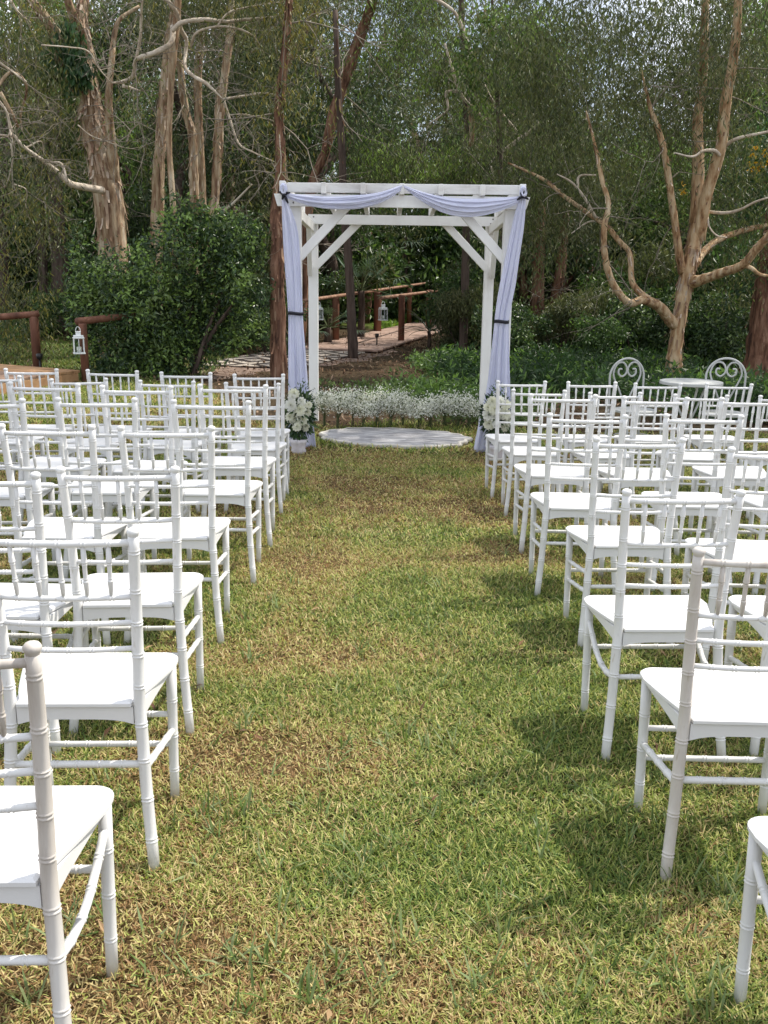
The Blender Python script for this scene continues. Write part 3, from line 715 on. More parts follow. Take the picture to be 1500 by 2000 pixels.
arrangement('cream and white flowers with dark leaves in wrapped vase beside left drape', 583, 8.12,
            [(574, 778, 9), (588, 793, 8), (567, 800, 10.5), (585, 808, 11), (575, 826, 10), (591, 829, 9), (565, 822, 8), (600, 815, 7), (580, 842, 8), (596, 843, 7.5), (603, 800, 6), (570, 785, 7)], 1.0, 3)
arrangement('white and cream flowers with dark leaves beside right drape behind aisle chair', 970, 8.15,
            [(961, 793, 9), (975, 791, 9), (988, 799, 9), (953, 804, 8), (967, 808, 10), (955, 819, 11), (987, 818, 10), (972, 822, 8), (956, 836, 10.5), (986, 843, 8), (992, 834, 7), (970, 838, 8)], 1.15, 6)

# ------------------------------------------------------------------ bistro set
BT = 8.35
def wire(path, r=.008, seg=7): return MB().tube(path, r, seg)
tb = thing('bistro_table', 'small round white metal bistro table between two heart-back chairs', 'table')
tcx = at(1350, 745, BT); zt = tcx[2]; g = zg(tcx[0], BT); rt = .268
a = np.linspace(0, 2 * PI, 40, endpoint=False)
rings = [np.stack([tcx[0] + rt * f * np.cos(a), BT + rt * f * np.sin(a), np.full(40, zt + dz)], 1) for f, dz in ((.97, -.026), (1.0, -.022), (1.0, -.002), (.985, .003))]
V, Q, T = rings_mesh(rings, (tcx[0], BT, zt + .003)); b0 = len(V); V = np.vstack([V, [[tcx[0], BT, zt - .026]]]); T = T + [[b0, (i + 1) % 40, i] for i in range(40)]
MB().add(V, Q, T).obj('table_top', m_metal, tb)
for k in range(3):
    an = k * 2 * PI / 3 + .5; c_, s_ = math.cos(an), math.sin(an)
    pth = [(tcx[0] + c_ * .20, BT + s_ * .20, zt - .025), (tcx[0] + c_ * .06, BT + s_ * .06, zt - .30), (tcx[0] - c_ * .02, BT - s_ * .02, zt - .42), (tcx[0] + c_ * .10, BT + s_ * .10, g + .13), (tcx[0] + c_ * .22, BT + s_ * .22, g + .004)]
    wire(spline(pth, 7), .010).obj('leg', m_metal, tb, True)
def bistro_chair(px, label, rz):
    top = at(px, 700, BT + .1); g = zg(top[0], top[1]); hh = top[2] - g; s = .165
    t = thing('heart_back_chair', label, 'chair', (top[0], top[1], g), rz, 'heart-back bistro chairs')
    # outer hoop of the back
    P = [(-.155, 0, .44), (-.163, -.005, .60)] + [(s * math.cos(q), 0, hh - s + s * math.sin(q)) for q in np.linspace(PI, 0, 13)] + [(.163, -.005, .60), (.155, 0, .44)]
    wire(spline(P, 4), .0095).obj('back_hoop', m_metal, t, True)
    for sg in (-1, 1):
        cx_, cz_ = sg * .056, hh - .108
        P = [(sg * .012, 0, .47), (sg * .065, 0, .60), (sg * .122, 0, hh - .175), (sg * .130, 0, hh - .110), (sg * .096, 0, hh - .045), (sg * .045, 0, hh - .036), (sg * .010, 0, hh - .075), (sg * .008, 0, hh - .125), (sg * .045, 0, hh - .158), (sg * .082, 0, hh - .135), (sg * .080, 0, hh - .095), (sg * .052, 0, hh - .092)]
        wire(spline(P, 6), .0082).obj('scroll', m_metal, t, True)
        for fy, sp_ in ((0, .02), (-.36, -.03)):
            wire(spline([(sg * .155, fy, .44), (sg * .16, fy + sp_ * .4, .25), (sg * .175, fy + sp_, .0)], 5), .0095).obj('leg', m_metal, t, True)
    a = np.linspace(0, 2 * PI, 36, endpoint=False)
    rings = [np.stack([.185 * f * np.cos(a), -.18 + .185 * f * np.sin(a), np.full(36, z_)], 1) for f, z_ in ((.98, .432), (1, .436), (1, .452), (.97, .456))]
    V, Q, T = rings_mesh(rings, (0, -.18, .454)); b0 = len(V); V = np.vstack([V, [[0, -.18, .432]]]); T = T + [[b0, (i + 1) % 36, i] for i in range(36)]
    MB().add(V, Q, T).obj('seat', m_metal, t)
    wire([( .16 * math.cos(q), -.18 + .16 * math.sin(q), .22) for q in np.linspace(0, 2 * PI, 30)], .006, 6).obj('stretcher_ring', m_metal, t, True)
bistro_chair(1227, 'white wrought-iron chair with heart scroll back, left of the bistro table', .25)
bistro_chair(1421, 'white wrought-iron chair with heart scroll back, right of the bistro table', -.3)

def settle(t, base):                    # put the Empty at the thing's base, leaving its parts where they are
    t.location = base
    for c in t.children: c.location = Vector(c.location) - Vector(base)

# ------------------------------------------------------------------ trees
def limb(P, R, seg=12, n=6, lump=.12, seed=0, m=None):
    P = np.asarray(P, float); Q = spline(P, n); R = np.interp(np.linspace(0, 1, len(Q)), np.linspace(0, 1, len(P)), R)
    m = m or MB(); m.tube(Q, R, seg)
    V = m.v[-1]; k = len(Q) * seg; c = np.repeat(Q, seg, 0)
    f = 1 + lump * 2 * (vnoise(V[:k] / np.repeat(R, seg)[:, None] * [1, 1, .35], 1.1, seed, 3) - .5)
    V[:k] = c + (V[:k] - c) * f[:, None]
    return m, Q, R
def pxlimb(pts, Y, w, **k):            # pts: (px, py[, extra depth]); w: widths in photo pixels
    P = [at(p[0], p[1], Y + (p[2] if len(p) > 2 else 0)) for p in pts]
    return limb(P, np.array(np.interp(np.linspace(0, 1, len(pts)), np.linspace(0, 1, len(w)), w)) / 2 * Y / F, **k)
def root_pt(px, py, Y):                # continue a trunk down to the ground under a seen point
    p = at(px, py, Y); return (p[0], p[1], zg(p[0], p[1]) - .06)
def flakes(name, Qs, n, size, parent, cols, out=.05):
    """peeling bark plates curling off a trunk"""
    Vs = []; n0 = 0; col = []
    for Q, R in Qs:
        T = nrm(np.gradient(Q, axis=0)); k = rng.integers(0, len(Q) - 1, n); u = rng.random(n)[:, None]
        c = Q[k] * (1 - u) + Q[k + 1] * u; r = R[k]; t = T[k]
        a = np.cross(t, rng.normal(size=(n, 3))); a = nrm(a); s = np.cross(t, a)
        L_ = rng.uniform(.5, 2.4, n)[:, None] * size; w = rng.uniform(.10, .38, n)[:, None] * size
        top = c + a * (r * 1.02)[:, None]; dn = np.where((t[:, 2] > 0)[:, None], -t, t)
        o = a * rng.uniform(.05, 1, n)[:, None] ** 2 * out
        V = np.stack([top - s * w / 2, top + s * w / 2, top + dn * L_ * .55 + s * w * .55 + o * .3, top + dn * L_ * .55 - s * w * .55 + o * .3, top + dn * L_ + s * w * .3 + o, top + dn * L_ - s * w * .35 + o * 1.2], 1)
        Vs.append(V.reshape(-1, 3)); col.append(np.repeat(np.asarray(cols)[rng.integers(0, len(cols), n)] * rng.uniform(.8, 1.2, n)[:, None], 6, 0))
    V = np.vstack(Vs); N = len(V) // 6; b = np.arange(N) * 6
    o = mesh_np(name, V, [np.stack([b, b + 1, b + 2, b + 3], 1), np.stack([b + 3, b + 2, b + 4, b + 5], 1)], m_litter, parent, False, np.vstack(col)); o['kind'] = 'stuff'; return o
def grow(m, p, d, L_, r, lev, bend=.35, seg=4, kids=(2, 4), droop=0.0):
    n = 4; P = [np.array(p, float)]; d = nrm(np.array(d, float)); ds = []
    for i_ in range(n):
        d = nrm(d + rng.normal(0, bend * .5, 3) + np.array([0, 0, -droop])); P.append(P[-1] + d * L_ / n); ds.append(d)
    m.tube(P, np.linspace(r, r * .45, n + 1), seg if lev > 0 else 3, False)
    if lev > 0:
        for k in range(rng.integers(*kids)):
            j = rng.integers(1, n + 1); q = nrm(ds[j - 1] + rng.normal(0, .65, 3))
            grow(m, P[j], q, L_ * rng.uniform(.45, .75), r * .5, lev - 1, bend, seg, kids, droop)
def twigs(Qs, n, L_, r, lev, parent, mat_=None, up=.2, droop=0.03, out=1.0, nm='twigs'):
    m = MB()
    for Q in Qs:
        for k in range(n):
            j = rng.integers(len(Q) // 4, len(Q)); d = rng.normal(size=3) * [out, out * .8, .8] + [0, 0, up]
            grow(m, Q[j], d, L_ * rng.uniform(.6, 1.3), r * rng.uniform(.7, 1.2), lev, .4, 4, (2, 4), droop)
    o = m.obj(nm, mat_ or m_twig, parent, True); o['kind'] = 'stuff'; return o
FLK = [(.42, .30, .21), (.30, .19, .12), (.52, .42, .33), (.22, .13, .085)]
OLV = [(.084, .100, .042), (.115, .128, .055), (.060, .080, .035), (.142, .146, .068)]
YLW = [(.22, .20, .05), (.16, .16, .05)]
def crown(blobs_px, n_sprig, per, spread, parent, cols=OLV, Lg=(.07, .13), Wd=(.012, .022), droop=.55, gap=.4, gs=1.5, seed=0, light=(.15, .19, .06), lf=.08, nm='crown', mat_=None, shell=2.0):
    B = []
    for (px, py, Y, rpx, rpy, rY) in blobs_px:
        c = at(px, py, Y); B.append((*c, rpx * Y / F, rY, rpy * Y / F))
    c, p, cl = sprigs(B, n_sprig, per, spread, gap, gs, seed, shell)
    n = len(p)
    return leaf_cloud(p, rng.uniform(*Lg, n), rng.uniform(*Wd, n), droop, leafcol(cols, cl, p, .3, light, lf), nm, mat_ or m_leaf, parent)
def K6(*q): return [(x / 2.5, y / 2.5, *r) for x, y, *r in q]
def K7(*q): return [(900 + x / 2.5, y / 2.5, *r) for x, y, *r in q]
def K8(*q): return [(500 + x / 2.727, y / 2.727, *r) for x, y, *r in q]

# the paperbark behind the bistro set
Y8 = 14.3
t8 = thing('paperbark_tree', 'tan many-limbed paperbark tree standing behind the bistro table', 'tree')
g8 = root_pt(1315, 745, Y8)
m, Qa, Ra = limb([g8] + [at(x, y, Y8) for x, y in K7((1045, 1720), (1062, 1580), (1090, 1430), (1112, 1300), (1140, 1180), (1152, 1060))], [.14, .105, .10, .105, .12, .11, .08], 16, 7, .2, 1); m.obj('trunk', m_barktan, t8, True)
def br(t, pts, Y, w, matl=m_barktan, seed=0, seg=10, lump=.12, nm='branch'):
    m, Q, R = pxlimb(pts, Y, w, seg=seg, lump=lump, seed=seed); m.obj(nm, matl, t, True); return Q, R
Qs8 = [(Qa, Ra)]
Qs8.append(br(t8, K7((1150, 1090), (1160, 800, .1), (1155, 600, .2), (1180, 400, .3), (1195, 0, .4), (1215, -300, .5)), Y8, [26, 22, 19, 17, 14, 10], seed=2))
Qs8.append(br(t8, K7((1160, 1170), (1200, 950, -.2), (1270, 720, -.4), (1292, 500, -.5), (1330, 300, -.6), (1352, 50, -.7), (1350, -300, -.8)), Y8, [26, 21, 20, 19, 16, 14, 9], seed=3))
Qs8.append(br(t8, K7((1085, 1330), (1066, 1240, -.1), (1040, 1050, -.2), (1003, 800, -.35), (970, 650, -.4), (920, 510, -.4), (880, 330, -.4)), Y8, [19, 15, 13, 12, 10, 7, 2], seed=4))
Qs8.append(br(t8, K7((1050, 1590), (1020, 1560, -.1), (965, 1495, -.3), (890, 1465, -.5), (820, 1478, -.6), (745, 1390, -.7), (705, 1260, -.8), (700, 1110, -.9), (722, 1000, -.9), (690, 880, -.9), (662, 740, -.9), (640, 650, -.9), (612, 540, -.9)), Y8, [24, 22, 19, 16, 14, 13, 11, 10, 9, 8, 6, 4, 2], seed=5))
Qs8.append(br(t8, K7((925, 1470, -.4), (840, 1385, -.35), (825, 1240, -.3), (775, 1180, -.3), (715, 1110, -.3), (620, 1040, -.3), (500, 955, -.3), (410, 880, -.3), (310, 830, -.3), (230, 795, -.3)), Y8, [13, 11, 10, 10, 9, 8, 7, 6, 4, 3], seed=6))
Qs8.append(br(t8, K7((1120, 1380), (1180, 1365, -.3), (1280, 1330, -.6), (1375, 1295, -.9), (1440, 1220, -1.1), (1520, 1130, -1.3), (1600, 1000, -1.5)), Y8, [24, 19, 17, 15, 14, 13, 10], seed=7))
Qs8.append(br(t8, K7((1140, 1290), (1185, 1230, .3), (1260, 1170, .5), (1400, 1120, .7), (1540, 1095, .9)), Y8, [18, 14, 12, 11, 9], seed=8))
br(t8, K7((1265, 760, -.4), (1235, 735, -.6), (1180, 738, -.8), (1130, 765, -.9), (1040, 745, -1)), Y8, [7, 7, 5, 4, 2], m_limb, 9)
br(t8, K7((1292, 710, -.4), (1340, 680, -.5), (1420, 660, -.6), (1520, 640, -.7)), Y8, [7, 6, 5, 4], m_limb, 10)
br(t8, K7((1380, 1295, -.9), (1420, 1310, -1), (1460, 1340, -1), (1520, 1350, -1.1)), Y8, [8, 7, 6, 5], m_barktan, 11)
br(t8, K7((1210, 1035), (1290, 1040, -.3), (1360, 1025, -.5), (1440, 985, -.7), (1520, 960, -.9)), Y8, [6, 6, 5, 4, 3], m_limb, 12)
br(t8, K7((1205, 1060, -.1), (1215, 1110, -.2), (1250, 1150, -.3), (1300, 1160, -.3)), Y8, [4, 3, 3, 2], m_limb, 13)
br(t8, K7((660, 1065, -.4), (600, 960, -.5), (540, 890, -.6), (470, 850, -.7)), Y8, [6, 5, 4, 2], m_limb, 14)
br(t8, K7((570, 920, -.5), (580, 860, -.5), (660, 855, -.6)), Y8, [5, 4, 3], m_limb, 15)
br(t8, K7((690, 1080, -.3), (620, 1085, -.3), (540, 1140, -.4)), Y8, [4, 3, 2], m_limb, 16)
flakes('peeling_bark', Qs8[:1], 260, .085, t8, FLK, .07); flakes('peeling_bark', Qs8[1:8], 90, .05, t8, FLK, .05)
def leafy(Qs, n, per, t, cols, spread=.16, frm=.45):
    c = np.array([Q[rng.integers(int(len(Q) * frm), len(Q))] for Q in Qs for k in range(n)]); c = c + rng.normal(0, .22, c.shape) + [0, 0, -.05]
    p = np.repeat(c, per, 0) + rng.normal(size=(len(c) * per, 3)) * spread; cl = np.repeat(np.arange(len(c)), per); m_ = len(p)
    leaf_cloud(p, rng.uniform(.07, .13, m_), rng.uniform(.013, .022, m_), .55, leafcol(cols, cl, p, .3, (.16, .20, .06), .15), 'sprays', m_leaf, t, kind='stuff')
leafy([q for q, r in Qs8[3:6]], 26, 12, t8, OLV)
twigs([q for q, r in Qs8[1:6]], 6, .75, .009, 2, t8, m_twig, .15)
crown([(1250, 60, 14.6, 330, 170, 2.0), (1080, 190, 14.4, 190, 190, 1.4), (1440, 150, 14.4, 180, 200, 1.6), (1120, 400, 14.8, 150, 120, 1.0), (1280, 330, 15.2, 210, 170, 1.0), (1440, 430, 15.0, 130, 170, 1.0), (1020, 420, 14.8, 120, 160, .8), (1250, -260, 14.0, 420, 200, 2.6)],
      3000, 17, .15, t8, seed=21, gap=.47, gs=1.3, lf=.12)
settle(t8, g8)

# big paperbark on the left
Y1 = 15.6
brp = lambda t, pts, Y, w, matl=m_bark, seed=0, seg=10, lump=.12: br(t, pts, Y, w, matl, seed, seg, lump)
t1 = thing('paperbark_tree', 'large shaggy paperbark tree rising behind the dark bush on the left', 'tree')
g1_ = root_pt(222, 700, Y1)
m, Q, R = limb([g1_] + [at(x, y, Y1) for x, y in K6((560, 1300), (530, 960), (490, 760), (455, 600), (435, 470), (430, 380))], [.27, .235, .225, .215, .19, .17, .13], 18, 7, .2, 31); m.obj('trunk', m_bark, t1, True)
Q1 = [(Q, R)]
Q1.append(brp(t1, K6((440, 480), (370, 400, -.1), (300, 270, -.2), (265, 160, -.3), (200, 60, -.4), (130, -20, -.5), (60, -140, -.6)), Y1, [32, 30, 26, 22, 17, 12, 8], seed=32, lump=.2))
Q1.append(brp(t1, K6((440, 480), (430, 330, .1), (415, 200, .2), (400, 90, .3), (410, -40, .4), (430, -200, .5)), Y1, [34, 28, 24, 21, 18, 13], seed=33, lump=.2))
Q1.append(brp(t1, K6((425, 300, .1), (395, 160, -.1), (355, 70, -.3), (320, -30, -.4)), Y1, [20, 18, 16, 12], seed=34))
Q1.append(brp(t1, K6((560, 930), (548, 760, -.2), (535, 600, -.3), (530, 470, -.4), (545, 300, -.4), (560, 160, -.3), (590, 90, -.3), (680, 30, -.2)), Y1, [26, 20, 16, 13, 11, 9, 7, 5], seed=35))
Q1.append(brp(t1, K6((500, 930, -.3), (420, 915, -.6), (340, 895, -.9), (270, 830, -1.1), (190, 770, -1.3), (110, 710, -1.5), (60, 640, -1.6), (30, 540, -1.7), (-20, 470, -1.8)), Y1, [14, 13, 11, 8, 6, 5, 4, 3, 1.5], m_limb, 36))
flakes('peeling_bark', Q1[:1], 420, .13, t1, FLK, .12); flakes('peeling_bark', Q1[1:3], 170, .10, t1, FLK, .10)
pale = []
for k, (pts, w) in enumerate([(((60, 700), (50, 640), (30, 540), (-10, 500)), [6, 5, 4, 3]), (((55, 700), (60, 790), (40, 880), (20, 920)), [5, 4, 3, 2]), (((330, 890), (300, 800), (240, 790), (150, 750)), [6, 5, 4, 3]),
        (((70, 900), (130, 930), (125, 1010), (150, 1080)), [4, 3, 3, 2]), (((-10, 420), (40, 360), (100, 370), (130, 440), (100, 560), (110, 640)), [8, 7, 6, 5, 5, 3]), (((-10, 300), (60, 350), (130, 400)), [6, 5, 4]),
        (((0, 660), (70, 670), (120, 720), (200, 690), (215, 760)), [4, 4, 4, 3, 2]), (((380, 610), (440, 660), (520, 690), (600, 720)), [3, 3, 2, 2]), (((200, 220), (330, 230), (430, 250), (480, 330), (540, 400)), [3, 3, 3, 3, 2]), (((50, 0), (90, 60), (150, 110)), [6, 4, 3]), (((0, 450), (60, 560), (90, 620)), [9, 8, 6])]):
    pale.append(brp(t1, K6(*[(a, b, -1.6 + .1 * i_) for i_, (a, b) in enumerate(pts)]), Y1, [q * .75 for q in w], m_limb if k not in (4, 10) else m_bark, 40 + k, 7)[0])
twigs(pale + [q for q, r in Q1[3:]], 7, .65, .006, 2, t1, m_twig, .1)
crown([(50, 110, 14.8, 100, 140, .9), (50, 400, 14.3, 90, 130, .7), (200, 40, 17.0, 230, 110, .8), (100, 260, 16.6, 120, 110, .5), (30, 620, 14.6, 80, 130, .7), (250, -230, 15.4, 320, 160, 2.4), (300, 60, 17.3, 150, 120, .8), (250, 300, 17.4, 120, 140, .6)], 1500, 16, .14, t1, cols=OLV + YLW[:1], seed=22, gap=.42, light=(.17, .17, .05), lf=.14)
# green climber on the trunk
crown([(135, 90, 15.25, 16, 60, .15), (150, 130, 15.2, 18, 40, .15), (95, 130, 15.3, 10, 35, .15)], 90, 9, .07, t1, cols=[(.03, .075, .025), (.045, .10, .035)], Lg=(.09, .15), Wd=(.05, .08), droop=.7, gap=.0, nm='creeper', mat_=m_gloss)
settle(t1, g1_)

# slimmer trunks
def slim(label, base_px, pts, Y, w, matl, seed, crown_px=None, cat='tree', nm='paperbark_tree', fl=0, tw=0, n_sp=260, cols=OLV, **kw):
    t = thing(nm, label, cat); b = root_pt(*base_px, Y)
    P = [b] + [at(p[0], p[1], Y + (p[2] if len(p) > 2 else 0)) for p in pts]; w = np.interp(np.linspace(0, 1, len(P)), np.linspace(0, 1, len(w)), w) / 2 * Y / F
    m, Q, R = limb(P, w, 12, 6, .18, seed); m.obj('trunk', matl, t, True)
    if fl: flakes('peeling_bark', [(Q, R)], fl, .09, t, FLK if matl is m_bark else [(.20, .11, .07), (.12, .06, .04), (.28, .18, .12)], .07)
    if tw: twigs([Q[len(Q) // 3:]], tw, .9, .012, 2, t, m_twig, .2)
    if crown_px: crown(crown_px, n_sp, 16, .16, t, cols=cols, seed=seed + 50, **kw)
    settle(t, b); return t
slim('pinkish paperbark trunk with loose bark, nearest on the right of the shaggy tree', (300, 690), K6((770, 960), (780, 740), (795, 560), (810, 400), (830, 200), (850, 60), (860, -100)), 17.5, [26, 24, 20, 22, 22, 19, 16, 12], m_bark, 61, [(330, -60, 17.5, 160, 120, 1.5)], fl=160, tw=8)
slim('slender forked paperbark trunk, second on the right of the shaggy tree', (372, 690), K6((945, 1050), (945, 800), (940, 660), (905, 540), (880, 330), (860, 160), (850, -80)), 18.5, [19, 18, 17, 15, 13, 12, 9], m_bark, 62, [(340, 20, 18.8, 90, 90, 1)], fl=110, tw=8)
slim('smooth tan paperbark trunk leaning slightly, third on the right of the shaggy tree', (415, 690), K6((1035, 1150), (1055, 900), (1065, 700), (1075, 520), (1095, 380), (1125, 150), (1130, -60)), 17.0, [17, 17, 18, 19, 17, 14, 12], m_bark, 63, [(470, -40, 17.2, 130, 100, 1.2)], fl=90, tw=8)
slim('greyish upright trunk seen between the slender trunks on the left', (393, 690), K6((985, 1060), (975, 700), (965, 400), (985, 150), (990, -80)), 19.5, [18, 17, 16, 14, 12], m_bark, 64, fl=40, tw=6)
slim('rough reddish-brown trunk rising directly behind the left drape', (545, 738), [(543, 640), (541, 540), (543, 470), (538, 415), (548, 330), (545, 220), (556, 110), (566, -20)], 13.7, [34, 29, 28, 25, 19, 18, 17, 15, 13], m_barkred, 65, [(590, 60, 13.9, 80, 100, .8), (560, 200, 13.5, 90, 70, .4), (550, 310, 13.45, 60, 50, .25), (520, -120, 13.8, 200, 120, 1.4)], fl=260, tw=8, n_sp=560, cols=OLV + YLW, light=(.22, .19, .045), lf=.2)
slim('reddish trunk leaning right above the arch, forking near the top', (585, 660), [(604, 390), (634, 300), (655, 210), (686, 120), (722, 20), (745, -60)], 19.5, [22, 18, 18, 19, 21, 18, 14], m_barkred, 66, [(700, -60, 19.5, 160, 90, 1.5)], fl=110, tw=5)
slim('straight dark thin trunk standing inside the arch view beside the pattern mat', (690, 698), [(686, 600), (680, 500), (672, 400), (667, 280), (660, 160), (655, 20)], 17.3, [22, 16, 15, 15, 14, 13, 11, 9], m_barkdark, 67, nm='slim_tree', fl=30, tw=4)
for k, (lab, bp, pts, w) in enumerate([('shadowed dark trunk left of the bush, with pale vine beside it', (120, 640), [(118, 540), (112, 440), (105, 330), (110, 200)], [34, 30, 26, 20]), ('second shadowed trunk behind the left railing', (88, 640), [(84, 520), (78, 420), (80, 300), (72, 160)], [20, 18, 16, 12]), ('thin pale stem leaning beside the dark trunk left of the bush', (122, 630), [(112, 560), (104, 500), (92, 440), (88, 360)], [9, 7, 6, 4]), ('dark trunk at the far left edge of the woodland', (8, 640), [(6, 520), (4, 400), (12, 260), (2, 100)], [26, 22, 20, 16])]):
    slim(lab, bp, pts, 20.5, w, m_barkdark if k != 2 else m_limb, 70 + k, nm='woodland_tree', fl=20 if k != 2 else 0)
t9 = thing('paperbark_tree', 'clump of reddish paperbark stems splaying up right of the arch', 'tree'); b9 = root_pt(1062, 690, 19.5)
Qs = []
for k, (pts, w) in enumerate([(((375, 1720), (372, 1500), (378, 1300), (390, 1100), (380, 900)), [34, 30, 26, 22, 14]), (((420, 1680), (455, 1500), (490, 1300), (500, 1150), (520, 1000)), [34, 28, 22, 18, 12]), (((335, 1700), (320, 1500), (300, 1350), (290, 1150)), [26, 22, 20, 14]), (((430, 1690), (500, 1600), (560, 1480), (600, 1400), (640, 1300)), [24, 18, 14, 12, 8]), (((425, 1640), (500, 1420), (545, 1330), (590, 1240)), [20, 16, 12, 8])]):
    P = [b9 + np.array([(.06 * k - .12), 0, 0])] + [at(x, y, 19.5 + .15 * k) for x, y in K7(*pts)]
    m, Q, R = limb(P, np.interp(np.linspace(0, 1, len(P)), np.linspace(0, 1, len(w)), w) / 2 * 19.5 / F, 10, 6, .2, 80 + k); m.obj('trunk', m_barkred, t9, True); Qs.append((Q, R))
flakes('peeling_bark', Qs, 60, .10, t9, [(.22, .11, .07), (.14, .07, .045), (.30, .17, .11)], .07)
twigs([q for q, r in Qs], 4, 1.0, .012, 2, t9, m_twig, .4)
crown([(1040, 330, 19.8, 120, 110, 1.4), (1130, 440, 20.2, 120, 90, 1.2)], 420, 16, .18, t9, seed=90, gap=.4); settle(t9, b9)
slim('thick reddish trunk at the right edge behind the second bistro chair', (1485, 740), [(1488, 690), (1492, 600), (1500, 540), (1515, 440), (1530, 300)], 15.3, [84, 60, 48, 46, 40, 34], m_barkred, 95, fl=160)
# bare pale limbs over and right of the arch
tl_ = thing('bare_tree', 'grey half-bare tree with thin crooked limbs hanging right above the arch', 'tree'); bl_ = root_pt(905, 660, 18.2)
Ql = []
m, Q, R = limb([bl_] + [at(x, y, 18.2) for x, y in ((908, 560), (912, 400), (913, 260), (908, 150), (902, 40), (898, -80))], [.085, .08, .075, .07, .06, .055, .04], 10, 6, .15, 97); m.obj('trunk', m_barkdark, tl_, True)
for k, (pts, w) in enumerate([(((930, -20), (1060, 70), (1130, 240), (1180, 380), (1260, 540), (1390, 700)), [5, 6, 7, 7, 6, 4]), (((1005, 230), (1040, 350), (1085, 490), (1150, 570), (1230, 640)), [4, 5, 6, 5, 3]), (((1095, 485), (1030, 488), (1010, 500), (1022, 580), (980, 620), (920, 660)), [6, 6, 5, 4, 3, 2]), (((1510, 650), (1460, 700), (1390, 750), (1300, 820), (1250, 870), (1262, 920), (1282, 1000)), [4, 6, 7, 6, 5, 4, 3]), (((1140, 560), (1150, 680), (1145, 780)), [9, 10, 8])]):
    Ql.append(br(tl_, K8(*[(a, b, -.6) for a, b in pts]), 18.0, w, m_limb if k != 4 else m_bark, 100 + k, 7)[0])
twigs(Ql, 5, .7, .008, 2, tl_, m_twig, .0); leafy(Ql, 14, 11, tl_, OLV, .15)
crown([(880, 110, 18.6, 170, 160, 1.0), (800, 300, 18.9, 140, 90, 1.0), (960, 300, 18.6, 130, 130, .9), (760, 60, 19.2, 120, 120, .8), (905, 330, 17.7, 70, 70, .3), (910, 60, 17.7, 60, 60, .3), (980, 40, 18.6, 110, 90, .8), (830, 50, 19.6, 130, 100, .7), (905, 130, 19.8, 130, 90, .7), (1060, 110, 19.4, 120, 110, .7)], 2700, 16, .17, tl_, cols=OLV + [(.06, .10, .03)], seed=98, gap=.42, light=(.22, .33, .07), lf=.25); settle(tl_, bl_)
tg_ = thing('leafy_tree', 'sunlit bright green leafy tree showing high right above the arch', 'tree'); bg_ = root_pt(985, 660, 17.2)
m, Q, R = limb([bg_] + [at(x, y, 17.2) for x, y in ((984, 500), (978, 380), (975, 260), (968, 120), (960, -20))], [.06, .055, .05, .045, .035, .02], 8, 6, .15, 130); m.obj('trunk', m_barkdark, tg_, True)
crown([(1000, 85, 16.9, 55, 55, .4), (955, 60, 16.9, 40, 60, .3), (1045, 140, 17.0, 45, 40, .3), (975, 190, 17.0, 50, 40, .3), (930, 140, 17.0, 40, 50, .3), (1060, 70, 17.0, 40, 40, .3)], 300, 12, .10, tg_, cols=[(.10, .17, .04), (.13, .21, .05), (.08, .13, .035)], Lg=(.09, .15), Wd=(.03, .05), droop=.45, gap=.42, gs=2.6, seed=131, light=(.24, .36, .08), lf=.35); settle(tg_, bg_)
# dead pale limbs crossing the upper left
td = thing('bare_tree', 'pale leafless crooked limbs crossing the upper left before the trunks', 'tree'); Yd = 14.2
bd = root_pt(345, 690, Yd)
Qd = []
m, Q, R = limb([bd] + [at(x, y, Yd) for x, y in ((343, 520), (338, 400), (330, 280), (334, 170), (338, 100), (345, 40), (352, -60))], [.055, .05, .045, .042, .045, .06, .05, .04], 9, 6, .1, 110); m.obj('trunk', m_bark, td, True)
for k, (pts, w) in enumerate([(((845, 130), (835, 210), (760, 255), (690, 280), (660, 300), (650, 370), (600, 400), (545, 405)), [14, 13, 12, 11, 9, 10, 10, 8]), (((840, 150), (890, 110), (1000, 95), (1100, 105), (1200, 95), (1330, 85), (1440, 60)), [12, 11, 9, 8, 7, 6, 4]), (((800, -20), (860, 60), (880, 140), (910, 195), (905, 270), (905, 330), (950, 375), (1010, 410), (1090, 485)), [9, 12, 12, 10, 9, 9, 9, 9, 8]), (((1090, 485), (1180, 470), (1290, 455), (1380, 470), (1440, 440)), [6, 6, 5, 4, 3]), (((1090, 485), (1125, 590), (1165, 700), (1230, 740), (1340, 790)), [7, 6, 5, 4, 3]), (((665, 290), (685, 180), (690, 60), (700, -20)), [8, 7, 6, 5]), (((930, 230), (960, 160), (1060, 130), (1160, 140), (1240, 180), (1290, 260)), [6, 6, 5, 5, 4, 3]), (((1340, 590), (1200, 560), (1120, 560)), [2, 4, 5]), (((1060, 130), (1120, 60), (1240, 30), (1360, 10)), [5, 5, 4, 3]), (((1230, 900), (1130, 1000), (1060, 1050), (960, 1072), (840, 1078)), [4, 6, 6, 5, 4]), (((600, 420), (640, 430), (690, 445)), [9, 7, 4]), (((620, 690), (640, 640), (680, 600)), [4, 3, 2])]):
    Qd.append(br(td, K6(*[(a, b, -.25 * math.sin(i_ * .8 + k)) for i_, (a, b) in enumerate(pts)]), Yd, [q * .74 for q in w[:-1]] + [1.2], m_limb, 111 + k, 8)[0])
twigs(Qd, 8, .65, .006, 2, td, m_twig, .05); leafy(Qd, 9, 11, td, OLV + YLW, .15); settle(td, bd)

